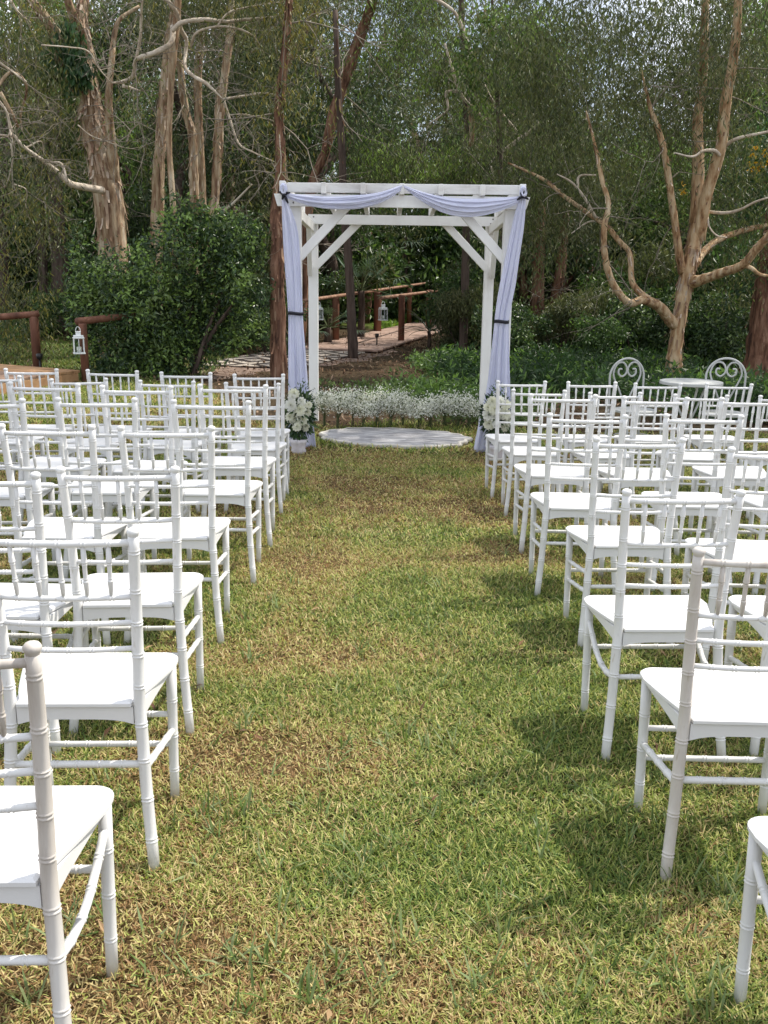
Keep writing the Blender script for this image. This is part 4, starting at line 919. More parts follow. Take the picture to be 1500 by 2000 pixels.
# woodland behind: shared crowns on tapered trunks
def bg_proto(i_, hgt, cols, light, lf):
    t = thing('woodland_tree', 'x', 'tree'); r_ = np.random.default_rng(200 + i_)
    P = [np.array([0, 0, -.1])]; 
    for k in range(5): P.append(np.array([r_.normal(0, .12) * (k + 1), r_.normal(0, .12) * (k + 1), hgt * (k + 1) / 5.4]))
    m, Q, R = limb(P, np.linspace(.17, .05, 6), 9, 5, .2, 210 + i_); m.obj('trunk', (m_bark, m_barkdark, m_barkred, m_barkdark)[i_], t, True)
    twigs([Q], 12, 1.5, .022, 2, t, m_twig, .4)
    bl = [(r_.normal(0, .7), r_.normal(0, .7), hgt * u, r_.uniform(.7, 1.5), r_.uniform(.7, 1.5), r_.uniform(.6, 1.2)) for u in np.linspace(.22, 1.0, 13)]
    c, p, cl = sprigs(bl, 620, 17, .22, .38, 1.2, 220 + i_, 2.2); n = len(p)
    leaf_cloud(p, r_.uniform(.12, .22, n), r_.uniform(.03, .055, n), .5, leafcol(cols, cl, p, .3, light, lf), 'crown', m_leaf, t)
    return t
DK = [(.042, .068, .030), (.056, .084, .038), (.074, .092, .046)]
BP = [bg_proto(0, 9.5, OLV, (.13, .18, .05), .1), bg_proto(1, 8.0, DK, (.10, .18, .04), .14), bg_proto(2, 11.0, OLV + DK, (.12, .16, .05), .08), bg_proto(3, 7.0, [(.08, .13, .04), (.11, .17, .055)], (.22, .34, .08), .3)]
BLAB = ['airy grey-green tree', 'dark green shaded tree', 'tall olive-leaved tree', 'fresh green young tree']
def px_of(x_, y_):
    d = np.array([x_, y_, zg(x_, y_)]) - O; return 750 + F * (d @ RT) / (d @ FWD)
LM = [(100, 'beyond the left railing'), (250, 'beyond the lantern post'), (400, 'behind the big bush'), (540, 'behind the right side of the bush'), (640, 'past the left drape'), (720, 'by the thin dark trunk within the arch'), (800, 'by the boardwalk within the arch'), (940, 'in the right half of the arch view'), (1040, 'behind the right drape'), (1150, 'by the reddish stem clump'), (1290, 'left of the bistro table tree'), (1400, 'right of the bistro table tree'), (1e9, 'near the right edge')]
def place_label(kind, x_, y_):
    p = px_of(x_, y_); row = next(n for lim, n in ((19, 'foremost'), (21.6, 'front row'), (25.8, 'second row'), (30.5, 'third row'), (34.6, 'fourth row'), (99, 'rearmost')) if y_ < lim)
    if kind.endswith('tree') and row != 'rearmost': row = row.replace(' row', '')
    return f"{kind}, {row} of the woodland, {next(n for lim, n in LM if p < lim)}"
used = [0] * 4; tree_lab = set()
spots = []
for row, (Yr, dx, off) in enumerate(((21.5, 2.5, 0), (24.5, 2.6, 1.2), (28.5, 2.8, .4), (33, 3.0, 1.7), (36.5, 2.6, .3))):
    x_ = -.47 * Yr - 1.5 + off
    while x_ < .47 * Yr + 1.5:
        spots.append((x_ + rng.normal(0, .35), Yr + rng.normal(0, .7))); x_ += dx
d_s = lambda x_, y_: x_ - (-.37 + (y_ - 21.3) * .225)
spots += [(1.0, 37.5), (2.6, 38.2), (4.3, 37.2), (-.6, 38), (3.4, 33.6), (1.5, 40), (5.6, 39)]
for (x_, y_) in spots:
    d_ = abs(x_ - (-.37 + (y_ - 21.3) * .225))
    if d_ < 1.6 and y_ < 32 or 0 < x_ - (-.37 + (y_ - 21.3) * .225) < 3.4 and y_ < 27: continue
    if not -120 < px_of(x_, y_) < 1620: continue
    if 728 < px_of(x_, y_) < 822 and y_ < 36: continue
    k = int(rng.choice(4, p=[.30, .24, .20, .26]))
    if place_label(BLAB[k], x_, y_) in tree_lab: k = (k + 1) % 4
    if place_label(BLAB[k], x_, y_) in tree_lab: continue
    tree_lab.add(place_label(BLAB[k], x_, y_))
    low = 3.0 < d_s(x_, y_) < 7 and y_ < 28
    o = BP[k] if not used[k] else copy_tree(BP[k]); used[k] += 1
    o.location = (x_, y_, zg(x_, y_)); o.rotation_euler = (0, 0, rng.uniform(0, 6.28)); s_ = rng.uniform(.8, 1.15); o.scale = (s_, s_, s_ * (.55 if low else 1))
    o['label'] = place_label(BLAB[k], x_, y_); o['group'] = ['airy grey-green woodland trees', 'dark green woodland trees', 'tall olive woodland trees', 'fresh green woodland trees'][k]
# the far wood, one mass
n = 95000; P = np.stack([rng.uniform(-26, 26, n), rng.uniform(37, 48, n), rng.uniform(0, 12.5, n)], 1)
k = (vnoise(P, .55, 300, 3) > .38) & (rng.random(n) < np.clip(1.38 - P[:, 2] / 12, 0, 1)); P = P[k]; P[:, 2] += zg(P[:, 0], P[:, 1]); n = len(P)
cl = rng.integers(0, 2500, n)
leaf_cloud(P, rng.uniform(.22, .45, n), rng.uniform(.08, .16, n), .4, leafcol(DK + OLV, cl, P, .3, (.10, .15, .04), .1), 'far_woods', m_leaf, kind='stuff')
# tall shade trees outside the frame, right, whose shadow lies on the front rows and the arch
def shade_tree(x_, y_, zc, rr, hz, n_sp, seed, which):
    t = thing('shade_tree', f'tall eucalypt standing right of the lawn, the {which} of two', 'tree', (0, 0, 0), 0, 'tall eucalypts right of the lawn')
    g = zg(x_, y_)
    m, Q, R = limb([(x_, y_, g - .1), (x_ + .1, y_, g + 3), (x_ - .1, y_ + .1, g + 6.5), (x_ + .1, y_, zc)], [.27, .22, .18, .08], 12, 6, .15, seed); m.obj('trunk', m_bark, t, True)
    twigs([Q[len(Q) // 2:]], 14, 2.4, .04, 2, t, m_limb, .5)
    bl = [(x_ + rng.normal(0, rr * .45), y_ + rng.normal(0, rr * .35), zc + rng.normal(0, hz * .4), rr * rng.uniform(.35, .6), rr * rng.uniform(.35, .6), hz * rng.uniform(.3, .5)) for k in range(12)]
    c, p, cl = sprigs(bl, n_sp, 14, .3, .30, .8, seed, 2.0); n = len(p)
    leaf_cloud(p, rng.uniform(.16, .26, n), rng.uniform(.05, .085, n), .5, leafcol(OLV, cl, p, .3), 'crown', m_leaf, t); settle(t, (x_, y_, g))
shade_tree(6.6, 12.3, 13.0, 4.3, 3.4, 560, 401, 'nearer')
shade_tree(9.6, 11.8, 12.0, 4.0, 3.2, 420, 402, 'farther')


# ------------------------------------------------------------------ bush on the left
YB = 13.6
DG = [(.048, .088, .034), (.062, .106, .042), (.034, .064, .028), (.125, .180, .060)]
bs = thing('broadleaf_bush', 'large glossy dark green bush left of the arch before the shaggy tree', 'bush'); bb = np.array([at(330, 735, YB)[0], YB, 0]); bb[2] = zg(bb[0], YB)
for k in range(9):
    a = rng.uniform(-1, 1); tip = at(330 + a * 160, rng.uniform(440, 620), YB + rng.normal(0, .3))
    f0 = bb + [a * .35, rng.normal(0, .15), -.05]
    m, Q, R = limb([f0, f0 * .6 + tip * .4 + [0, 0, .15], tip], [.035, .028, .010], 7, 5, .1, 500 + k); m.obj('stem', m_barkdark, bs, True)
crown([(330, 560, YB, 150, 140, .85), (210, 500, YB + .2, 75, 80, .5), (250, 640, YB, 110, 90, .7), (440, 560, YB, 80, 110, .6), (425, 640, YB - .1, 90, 55, .5), (300, 430, YB + .2, 90, 60, .5), (222, 400, YB + .3, 45, 45, .3), (205, 450, YB + .3, 50, 45, .3), (390, 440, YB + .2, 50, 45, .3), (330, 695, YB - .2, 120, 40, .5), (460, 470, YB + .2, 60, 60, .4), (280, 720, YB - .3, 110, 25, .5), (180, 590, YB, 50, 70, .4)],
      2700, 13, .065, bs, cols=DG, Lg=(.05, .09), Wd=(.026, .042), droop=.18, gap=.42, gs=2.9, seed=510, light=(.20, .31, .075), lf=.30, nm='foliage', mat_=m_gloss, shell=2.8)
settle(bs, bb)
# ------------------------------------------------------------------ understorey shrubs
def shrub_proto(i_, cols, Lg, Wd, droop, light, lf, n_sp, per=13, rad=.95, hz=.85, mt=None):
    t = thing('understorey_shrub', 'x', 'shrub'); r_ = np.random.default_rng(600 + i_)
    for k in range(4):
        d = r_.normal(0, .4, 2); m, Q, R = limb([(0, 0, -.05), (d[0] * .5, d[1] * .5, .6), (d[0], d[1], 1.3)], [.03, .022, .008], 6, 4, .1, 610 + k); m.obj('stem', m_barkdark, t, True)
    bl = [(r_.normal(0, .45), r_.normal(0, .35), hz * u * 2, rad * r_.uniform(.45, .75), rad * r_.uniform(.4, .7), hz * r_.uniform(.3, .5)) for u in np.linspace(.12, .95, 8)]
    c, p, cl = sprigs(bl, n_sp, per, .11, .33, 2.0, 620 + i_, 2.4); n = len(p)
    leaf_cloud(p, r_.uniform(*Lg, n), r_.uniform(*Wd, n), droop, leafcol(cols, cl, p, .3, light, lf), 'foliage', mt or m_leaf, t); return t
SPR = [shrub_proto(0, DG, (.09, .15), (.045, .07), .2, (.12, .20, .05), .12, 430, mt=m_gloss), shrub_proto(1, OLV, (.10, .18), (.020, .032), .5, (.14, .17, .06), .1, 470), shrub_proto(2, [(.045, .085, .028), (.06, .11, .035)], (.10, .17), (.04, .07), .3, (.16, .26, .06), .2, 400)]
SLAB = ['dark green shrub', 'wispy olive shrub', 'fresh green shrub']
SGRP = ['dark green understorey shrubs', 'olive understorey shrubs', 'fresh green understorey shrubs']
su = [0, 0, 0]
seen_lab = set()
def put_shrub(x_, y_, k, s_, sz=1.0):
    if not -70 < px_of(x_, y_) < 1570: return
    lab = place_label(SLAB[k], x_, y_)
    if lab in seen_lab or (728 < px_of(x_, y_) < 822 and y_ > 22): return
    seen_lab.add(lab)
    o = SPR[k] if not su[k] else copy_tree(SPR[k]); su[k] += 1
    o.location = (x_, y_, zg(x_, y_)); o.rotation_euler = (0, 0, rng.uniform(0, 6.28)); o.scale = (s_, s_, s_ * sz); o['label'] = place_label(SLAB[k], x_, y_); o['group'] = SGRP[k]
for (Y_, dx, sc_) in ((19.8, 1.35, .95), (23, 1.5, 1.25), (27, 1.9, 1.6), (31, 2.3, 1.9)):
    x_ = -.45 * Y_ - .5
    while x_ < .45 * Y_ + 1:
        xx, yy = x_ + rng.normal(0, .3), Y_ + rng.normal(0, .5); x_ += dx
        d_ = xx - (-.37 + (yy - 21.3) * .225)
        if -2.3 < d_ < 2.4 and yy < 29.5: continue
        if xx < -3.6 and yy < 20.6: continue
        put_shrub(xx, yy, int(rng.choice(3, p=[.45, .3, .25])), sc_ * rng.uniform(.75, 1.2), rng.uniform(.85, 1.4))
for (px, py, Y_, k, s_) in ((1010, 700, 17.2, 0, .55), (1150, 700, 16.4, 2, .5), (1240, 700, 17.6, 0, .7), (1400, 710, 17, 0, .7), (1460, 700, 18.2, 1, .8), (1090, 690, 18.0, 1, .75), (950, 660, 17.6, 0, .75), (1000, 640, 20, 1, 1.0), (905, 640, 18.6, 1, .75), (1180, 640, 19.2, 2, .9), (1330, 660, 18.6, 2, .8), (520, 690, 17.5, 0, .6), (480, 650, 19, 1, .9), (90, 660, 19.5, 2, .5), (200, 660, 19, 2, .6), (600, 640, 24.2, 0, .8), (552, 650, 21.5, 1, .8)):
    q = at(px, py, Y_); put_shrub(q[0], Y_, k, s_)
# yellow-flowering spray at the right edge
yf = thing('flowering_shrub', 'leafy green shrub with yellow blossoms high at the right edge', 'shrub'); by = root_pt(1490, 730, 16.6)
m, Q, R = limb([by] + [at(x, y, 16.6) for x, y in ((1495, 600), (1502, 460), (1488, 330))], [.05, .045, .035, .012], 8, 5, .1, 700); m.obj('stem', m_barkdark, yf, True)
crown([(1490, 310, 16.5, 50, 55, .4), (1480, 400, 16.6, 40, 50, .35), (1500, 520, 16.7, 60, 80, .5)], 240, 13, .08, yf, cols=[(.035, .085, .03), (.05, .11, .04)], Lg=(.08, .13), Wd=(.03, .045), droop=.3, gap=.2, seed=701, nm='foliage')
pp = np.array([at(rng.uniform(1464, 1500), rng.uniform(285, 335), 16.1) for k in range(26)] + [at(1338 + rng.normal(0, 6), 370 + rng.normal(0, 6), 16.1) for k in range(5)])
leaf_cloud(np.repeat(pp, 5, 0) + rng.normal(0, .012, (len(pp) * 5, 3)), .05, .035, 0, np.tile([.72, .42, .02], (len(pp) * 5, 1)), 'blossoms', m_petal, yf, kind='stuff'); settle(yf, by)

# ------------------------------------------------------------------ palms and strap-leaf plants
def strap_plant(name, label, cat, c, n, Lr, w, el, col, stem_h=0.0, droop=.5, group=None):
    t = thing(name, label, cat, c, 0, group)
    if stem_h:
        m, Q, R = limb([(0, 0, -.05), (.02, 0, stem_h * .5), (0, .01, stem_h)], [.05, .042, .04], 8, 4, .15, 720); m.obj('stem', m_barkdark, t, True)
    for k in range(n):
        az = 2 * PI * (k * .381966) + rng.normal(0, .2); e = rng.uniform(*el); L_ = rng.uniform(*Lr); P = [np.array([0, 0, stem_h])]; d = np.array([math.cos(az) * math.cos(e), math.sin(az) * math.cos(e), math.sin(e)]); N = 6
        for i_ in range(N): P.append(P[-1] + d * L_ / N); d = nrm(d + np.array([0, 0, -droop / N * (1 + i_ * .3)]))
        P = np.array(P); s = nrm(np.cross(np.gradient(P, axis=0), [0, 0, 1.]) + 1e-6); ww = w * np.array([.5, .9, 1, .9, .7, .4, .05])[:, None] / 2; nn = nrm(np.cross(s, np.gradient(P, axis=0)))
        V = np.stack([P - s * ww, P - nn * ww * .5, P + s * ww], 1).reshape(-1, 3); Q = [[i_ * 3 + j, i_ * 3 + j + 1, i_ * 3 + j + 4, i_ * 3 + j + 3] for i_ in range(N) for j in (0, 1)]
        c_ = np.array(col[rng.integers(0, len(col))]) * rng.uniform(.8, 1.25); mesh_np('leaf', V, [np.array(Q)], m_gloss, t, True, np.tile(c_, (len(V), 1)))
    return t
def gz(x_, y_): return (x_, y_, zg(x_, y_))
PC = [(.05, .085, .045), (.07, .11, .06), (.04, .07, .035)]
strap_plant('cordyline', 'spiky strap-leaved plant at the near end of the boardwalk', 'plant', gz(at(838, 640, 20.4)[0], 20.4), 26, (.6, 1.0), .04, (.1, 1.35), PC, .35, .7)
strap_plant('cordyline', 'smaller spiky plant beside the boardwalk rail, right of the larger one', 'plant', gz(at(905, 640, 21.4)[0], 21.4), 26, (.6, .95), .05, (.2, 1.35), PC, .3, .7)
def palm(label, c, n, ln, hh, seed):
    t = thing('fan_palm', label, 'palm', c); r_ = np.random.default_rng(seed)
    m, Q, R = limb([(0, 0, -.05), (.02, 0, hh * .5), (0, 0, hh)], [.09, .08, .07], 9, 5, .2, seed); m.obj('trunk', m_barkdark, t, True)
    for k in range(n):
        az = 2 * PI * k * .381966; e = r_.uniform(.0, 1.2); d = np.array([math.cos(az) * math.cos(e), math.sin(az) * math.cos(e), math.sin(e)]); st = ln * r_.uniform(.55, .9); hub = np.array([0, 0, hh]) + d * st + [0, 0, -.12 * st]
        mb_ = MB().tube(spline([(0, 0, hh), np.array([0, 0, hh]) + d * st * .5, hub], 3), .012, 4, False); stem_o = mb_.obj('frond', m_stem, t, True)
        sdv = nrm(np.cross(d, [0, 0, 1.])); V = []; Q = []; T = []; nl = 17
        for q in range(nl):
            a = (q / (nl - 1) - .5) * 3.5; dd_ = nrm(d * math.cos(a) + sdv * math.sin(a) + [0, 0, -.12]); L_ = ln * .62 * r_.uniform(.85, 1.05) * (1 - .15 * abs(a)); w = .035; up_ = nrm(np.cross(dd_, sdv * math.cos(a) - d * math.sin(a)))
            p1 = hub + dd_ * L_ * .6; p2 = hub + dd_ * L_ + [0, 0, -.18 * L_]; side = nrm(np.cross(dd_, [0, 0, 1.])) * w / 2; b = len(V)
            V += [hub - side * .3, hub + side * .3, p1 + side, p1 - side, p2]; Q.append([b, b + 1, b + 2, b + 3]); T.append([b + 3, b + 2, b + 4])
        c_ = np.array([(.055, .095, .055), (.075, .12, .07), (.04, .075, .04)][r_.integers(0, 3)]) * r_.uniform(.8, 1.2)
        lf_ = mesh_np('leaflets', V, [np.array(Q), np.array(T)], m_gloss, stem_o, False, np.tile(c_, (len(V), 1)))
    return t
palm('fan palm seen through the arch left of the boardwalk post', gz(at(705, 600, 22.5)[0], 22.5), 13, 1.0, 1.1, 731)
palm('taller fan palm seen through the middle of the arch', gz(at(790, 600, 29.5)[0] + .0, 31), 15, 1.5, 2.6, 732)
palm('low fan palm beside the thin dark trunk within the arch', gz(at(640, 640, 20.5)[0], 20.5), 10, .7, .35, 733)
palm('fan palm showing above the arch top between the trunks', gz(at(690, 600, 25)[0] - .6, 25.5), 13, 1.3, 2.9, 734)

# ------------------------------------------------------------------ path, pattern mat and boardwalk
m_path = noisy('trodden_earth', [(.12, .075, .055), (.21, .15, .12), (.29, .22, .18)], 5, rough=.95, bump=.5, bscale=30)
pc = spline([(-3.7, 13.3), (-3.2, 14.1), (-2.7, 15.2), (-1.6, 16.8), (-.95, 18.6), (-.75, 19.8)], 8); pc3 = np.array([(x_, y_, 0) for x_, y_ in pc]); tg = nrm(np.gradient(pc, axis=0)); nmv = np.stack([-tg[:, 1], tg[:, 0]], 1)
Vp = []
for u in np.linspace(-1, 1, 7):
    q = pc + nmv * u * (1.0 + .12 * np.sin(np.arange(len(pc)) * 1.3 + u * 2))[:, None]; Vp.append(np.stack([q[:, 0], q[:, 1], zg(q[:, 0], q[:, 1]) + bumps(q[:, 0], q[:, 1]) + .022 - .02 * u ** 4], 1))
Vp = np.stack(Vp, 1); a_, b_ = Vp.shape[:2]; i = (np.arange(a_ - 1)[:, None] * b_ + np.arange(b_ - 1)[None]).ravel()
tag(mesh_np('path', Vp.reshape(-1, 3), [np.stack([i, i + 1, i + b_ + 1, i + b_], 1)], m_path), kind='structure')
# woven mat with a geometric pattern
m_mat, t, b = mat('patterned_mat', (.5, .45, .4), .9, .1)
tcm = t.nodes.new('ShaderNodeTexCoord'); sx_ = t.nodes.new('ShaderNodeSeparateXYZ'); t.links.new(tcm.outputs['Object'], sx_.inputs[0])
def mth(op, a, b_=None, v=None):
    n = t.nodes.new('ShaderNodeMath'); n.operation = op
    for k, s_ in enumerate((a, b_ if b_ is not None else v)):
        if s_ is None: continue
        if isinstance(s_, (int, float)): n.inputs[k].default_value = s_
        else: t.links.new(s_, n.inputs[k])
    return n.outputs[0]
fx = mth('ABSOLUTE', mth('SUBTRACT', mth('FRACT', mth('MULTIPLY', sx_.outputs[0], .95)), .5)); fy = mth('ABSOLUTE', mth('SUBTRACT', mth('FRACT', mth('MULTIPLY', sx_.outputs[1], .70)), .5))
dm = mth('ADD', fx, fy); stp = mth('GREATER_THAN', mth('FRACT', mth('MULTIPLY', dm, 3.0)), .52)
mxm = t.nodes.new('ShaderNodeMix'); mxm.data_type = 'RGBA'; mxm.inputs['A'].default_value = (.42, .37, .32, 1); mxm.inputs['B'].default_value = (.06, .05, .045, 1)
t.links.new(stp, mxm.inputs['Factor']); t.links.new(mxm.outputs['Result'], b.inputs['Base Color'])
A_, B_, C_, D_ = [np.array(q) for q in ((-3.0, 14.9), (-1.35, 15.1), (-.40, 18.35), (-2.0, 18.6))]
ctr = (A_ + B_ + C_ + D_) / 4; Vt = []
for dz in (.028, .043):
    for q in (A_, B_, C_, D_): Vt.append((q[0] - ctr[0], q[1] - ctr[1], zg(*q) - zg(*ctr) + dz))
mt_ = MB().add(Vt, [[0, 3, 2, 1], [4, 5, 6, 7], [0, 1, 5, 4], [1, 2, 6, 5], [2, 3, 7, 6], [3, 0, 4, 7]]).obj('pattern_mat', m_mat)
mt_.location = (*ctr, zg(*ctr)); tag(mt_, 'cream and dark geometric patterned mat on the path behind the left drape', 'mat')
# boardwalk
bw = thing('boardwalk', 'brown timber boardwalk with log rails seen through the arch', 'boardwalk')
bd_ = nrm(np.array([.222, .975])); bn_ = np.array([-bd_[1], bd_[0]]); b0_ = np.array([-.33, 21.3]); m = MB(); k = -2.7
while k < 15:
    q = b0_ + bd_ * k; zq = zg(*q) + .045 + rng.normal(0, .002); a2, b2 = q + bn_ * (.80 + rng.normal(0, .012)), q - bn_ * (.80 + rng.normal(0, .012))
    m.bar((*a2, zq), (*b2, zq), .138, .035); k += .148
pl = m.obj('planks', m_deck, bw); pl['kind'] = 'stuff'
for s in (-1, 1):
    a2, b2 = b0_ + bd_ * -2.7 + bn_ * .74 * s, b0_ + bd_ * 15 + bn_ * .74 * s; MB().bar((*a2, zg(*a2) - .03), (*b2, zg(*b2) - .03), .06, .10).obj('joist', m_post, bw)
def post(par, px, py_b, Y_, py_t, w):
    p = at(px, py_t, Y_); r_ = w / 2 * Y_ / F; z0 = zg(p[0], Y_) - .1
    MB().tube([(p[0], Y_, z0), (p[0], Y_, p[2] - .02), (p[0], Y_, p[2])], [r_, r_, r_ * .9], 12).obj('post', m_post, par, True)
post(bw, 656, 668, 21.27, 580, 13); post(bw, 738, 650, 24.9, 570, 15); post(bw, 785, 672, 21.3, 576, 12); post(bw, 838, 640, 26.5, 566, 10); post(bw, 607, 690, 19.0, 592, 14); post(bw, 800, 640, 29.5, 562, 9)
def rail_log(par, a, b_, r_): mt_l = m_log if par is bw else m_post; m, Q, R = limb([a, a * .67 + b_ * .33, a * .33 + b_ * .67, b_], [r_ * 1.05, r_, r_ * .97, r_ * .93], 10, 5, .06, 740); m.obj('rail', mt_l, par, True)
rail_log(bw, at(590, 588, 18.7), at(846, 551, 31), .034); rail_log(bw, at(745, 582, 20.2), at(853, 568, 28), .036)
# deck on the left with its rails
ld = thing('boardwalk', 'orange-brown timber walkway with log rails left of the bush', 'boardwalk'); zt_ = .15
e0, e1, e2, e3 = gnd(-70, 782), gnd(150, 748), gnd(205, 728), gnd(-120, 740); ed = nrm((e1 - e0)[:2]); e0 = e0[:2] - ed * 1.2; e1 = e1[:2]; dn_ = np.array([-ed[1], ed[0]]); dp_ = 1.75; Lw_ = np.linalg.norm(e1 - e0)
k = .07
while k < Lw_:
    q = e0 + ed * k; a2, b2 = q - dn_ * .02, q + dn_ * (dp_ + rng.normal(0, .01)); MB().bar((*a2, zg(*a2) + zt_ + rng.normal(0, .002)), (*b2, zg(*b2) + zt_), .135, .035).obj('plank', m_newdeck if k > Lw_ * .80 else m_leftdeck, ld); k += .142
MB().bar((*e0, zg(*e0) + .065), (*(e1 + ed * .02), zg(*e1) + .065), .04, .13).obj('edge_board', m_newdeck, ld)
MB().bar((*(e1 + ed * .022), zg(*e1) + .065), (*(e1 + ed * .022 + dn_ * dp_), zg(*e1) + .065), .04, .13).obj('edge_board', m_newdeck, ld)
post(ld, 66, 725, 13.7, 618, 17); post(ld, 161, 745, 12.6, 632, 16)
rail_log(ld, at(-160, 632, 13.4), at(76, 613, 13.7), .048); rail_log(ld, at(150, 628, 12.6), at(300, 612, 13.6), .046)
bw_b = b0_ + bd_ * -2.7; settle(bw, gz(*bw_b)); settle(ld, gz(*((e0 + e1) / 2)))
for px, py, Y_, lab in ((79, 722, 13.2, 'small black solar light stake beside the left walkway post'), (736, 676, 19.9, 'small black solar light stake at the boardwalk edge within the arch')):
    p = at(px, py, Y_); t_ = thing('solar_stake_light', lab, 'garden light', gz(p[0], Y_))
    MB().tube([(0, 0, -.05), (0, 0, .22)], .014, 8).obj('stake', m_stake, t_, True); MB().tube([(0, 0, .22), (0, 0, .23), (0, 0, .29), (0, 0, .30)], [.02, .04, .045, .03], 10).obj('lamp_head', m_stake, t_, True)

# ------------------------------------------------------------------ lanterns
def lantern(label, px, py_top, py_bot, Y_, rz=.35):
    a, b_ = at(px, py_top, Y_), at(px, py_bot, Y_); hh = a[2] - b_[2]; s = hh / .36
    t_ = thing('lantern', label, 'lantern', (b_[0], Y_, b_[2]), rz, 'white hanging lanterns')
    def B(n_, c, sz, mt=m_lantern): return MB().box(np.array(c) * s, np.array(sz) * s, bev=.003 * s).obj(n_, mt, t_)
    B('base', (0, 0, .009), (.15, .15, .018)); B('roof', (0, 0, .204), (.145, .145, .014)); B('roof', (0, 0, .224), (.125, .125, .026)); B('cap', (0, 0, .258), (.062, .062, .042)); B('cap', (0, 0, .283), (.07, .07, .010))
    for x_ in (-1, 1):
        for y_ in (-1, 1): B('corner_post', (x_ * .060, y_ * .060, .108), (.014, .014, .179))
        B('pane', (x_ * .061, 0, .108), (.003, .106, .176), m_glass); B('pane', (0, x_ * .061, .108), (.106, .003, .176), m_glass)
        B('glazing_bar', (x_ * .0645, 0, .108), (.008, .009, .178)); B('glazing_bar', (0, x_ * .0645, .108), (.009, .008, .178))
    MB().tube(np.array([(0, 0, .019), (0, 0, .09)]) * s, .030 * s, 12).obj('candle', m_candle, t_, True)
    MB().tube(np.array([(.030 * math.cos(q), 0, .288 + .058 * math.sin(q)) for q in np.linspace(0, PI, 13)]) * s, .0045 * s, 6).obj('handle', m_lantern, t_, True)
lantern('white metal lantern hanging before the railing post left of the bush', 155, 636, 691, 12.35)
lantern('white metal lantern hanging from the nearer boardwalk rail inside the arch', 748, 587, 626, 20.05)
lantern('white metal lantern half hidden behind the rear left arch post', 623, 588, 625, 18.9)
lantern('small white lantern partly hidden behind the left railing post', 74, 639, 656, 14.0)

# ------------------------------------------------------------------ groundcover, litter and back grass
n = 420; x = rng.uniform(-3.4, 3.6, n); y = rng.uniform(1.6, 9.6, n); k = ((x - .10) / .76) ** 2 + ((y - 8.98) / .53) ** 2 > 1; x, y = x[k], y[k]; n = len(x)
leaf_cloud(np.stack([x, y, zg(x, y) + bumps(x, y) + rng.uniform(.012, .03, n)], 1), rng.uniform(.03, .065, n), rng.uniform(.008, .018, n), 0, np.array([(.20, .11, .06), (.30, .20, .11), (.11, .06, .04)])[rng.integers(0, 3, n)], 'fallen_leaves', m_litter, flat=1.6, kind='stuff')
n = 26000; x = rng.uniform(-9, 9.5, n); y = rng.uniform(9.6, 24, n); k = lawn_mask(x, y) < .35
x, y = x[k], y[k]; n = len(x); P = np.stack([x, y, zg(x, y) + bumps(x, y) + rng.uniform(.004, .03, n)], 1)
col = np.array([(.13, .075, .045), (.21, .13, .075), (.30, .21, .14), (.08, .05, .035)])[rng.integers(0, 4, n)] * rng.uniform(.7, 1.3, n)[:, None]
leaf_cloud(P, rng.uniform(.05, .11, n), rng.uniform(.015, .035, n), .0, col, 'leaf_litter', m_litter, flat=1.5, kind='stuff')
def cover(n_c, per, xr, yr, mask, hgt, Lg, Wd, cols, light, lf, name, sp_=.10, seed=0, mt=None):
    x = rng.uniform(*xr, n_c * 4); y = rng.uniform(*yr, n_c * 4); k = rng.random(n_c * 4) < mask(x, y); x, y = x[k][:n_c], y[k][:n_c]; h_ = rng.uniform(*hgt, len(x))
    c = np.stack([x, y, zg(x, y)], 1); p = np.repeat(c, per, 0) + rng.normal(size=(len(c) * per, 3)) * [sp_, sp_, 0]; hh = np.repeat(h_, per) * rng.random(len(p)) ** .7; p[:, 2] += hh + .01; cl = np.repeat(np.arange(len(c)), per); n = len(p)
    D = nrm(np.stack([rng.normal(size=n), rng.normal(size=n), rng.uniform(.2, 1.4, n)], 1))
    leaf_cloud(p, rng.uniform(*Lg, n), rng.uniform(*Wd, n), .1, leafcol(cols, cl, p, .25, light, lf), name, mt or m_leaf, D=D, kind='stuff')
nzm = lambda x, y, s, sd: vnoise(np.stack([x, y], 1), s, sd, 3)
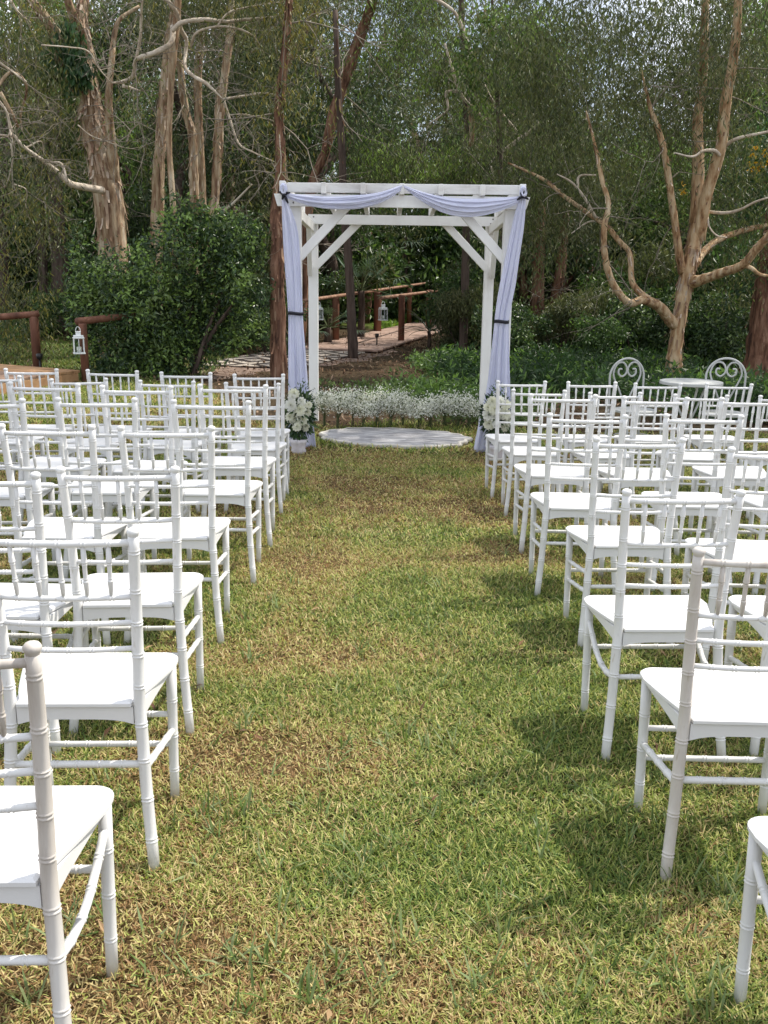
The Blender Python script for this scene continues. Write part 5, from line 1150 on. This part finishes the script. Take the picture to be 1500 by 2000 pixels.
cover(2300, 14, (.5, 8.5), (10.6, 19), lambda x, y: np.where(lawn_mask(x, y) > .2, 0, np.clip((nzm(x, y, 1.0, 31) - .28) * 3, 0, 1) * np.clip((x - .5 - np.abs(y - 14) * .1) / .8, 0, 1)), (.12, .42), (.08, .16), (.022, .045), [(.035, .075, .025), (.05, .10, .03), (.03, .06, .025)], (.14, .24, .05), .12, 'fern_groundcover')
cover(360, 13, (-.9, 1.6), (10.0, 12.6), lambda x, y: np.clip((nzm(x, y, 1.6, 32) - .38) * 3, 0, 1), (.04, .18), (.05, .10), (.02, .04), [(.10, .16, .05), (.14, .20, .065), (.07, .12, .04)], (.20, .28, .09), .3, 'leafy_groundcover', .07)
cover(620, 13, (.15, 1.9), (10.8, 16.5), lambda x, y: np.clip((nzm(x, y, 1.4, 35) - .33) * 3, 0, 1) * np.clip((x - .05 - .12 * np.abs(y - 13.5)) / .5, 0, 1), (.08, .30), (.06, .12), (.022, .045), [(.09, .155, .045), (.12, .20, .055), (.06, .11, .035)], (.20, .32, .08), .25, 'leafy_groundcover', .08)
cover(700, 13, (-9, -2.6), (17.5, 23), lambda x, y: np.clip((nzm(x, y, 1.2, 33) - .3) * 3, 0, 1), (.15, .5), (.16, .3), (.015, .03), [(.04, .085, .03), (.055, .11, .035)], (.12, .20, .05), .15, 'fern_groundcover')
n = 34000; x = rng.uniform(-10, -2.6, n); y = rng.uniform(12.6, 18, n); k = vnoise(np.stack([x, y], 1), 1.2, 34, 2) > .2; x, y = x[k], y[k]; n = len(x)
blades(np.stack([x, y, zg(x, y) + bumps(x, y)], 1), rng.uniform(.06, .12, n), rng.uniform(.012, .02, n), np.clip(rng.normal(.9, .3, n), .2, 1.4), pick([(.10, .16, .035), (.16, .21, .055), (.22, .23, .08)], np.ones((n, 3))) * rng.uniform(.8, 1.2, n)[:, None], 'back_lawn_grass', m_grass)
n = 5000; y = rng.uniform(25.5, 36.5, n); x = (rng.uniform(728, 830, n) - 750) / F * y; k = np.abs(x - (-.37 + (y - 21.3) * .225)) > .95; x, y = x[k], y[k]; n = len(x)
blades(np.stack([x, y, zg(x, y)], 1), rng.uniform(.12, .22, n), rng.uniform(.04, .06, n), np.clip(rng.normal(.8, .3, n), .2, 1.4), pick([(.16, .30, .05), (.24, .38, .07), (.30, .40, .10)], np.ones((n, 3))), 'far_lawn_grass', m_grass)
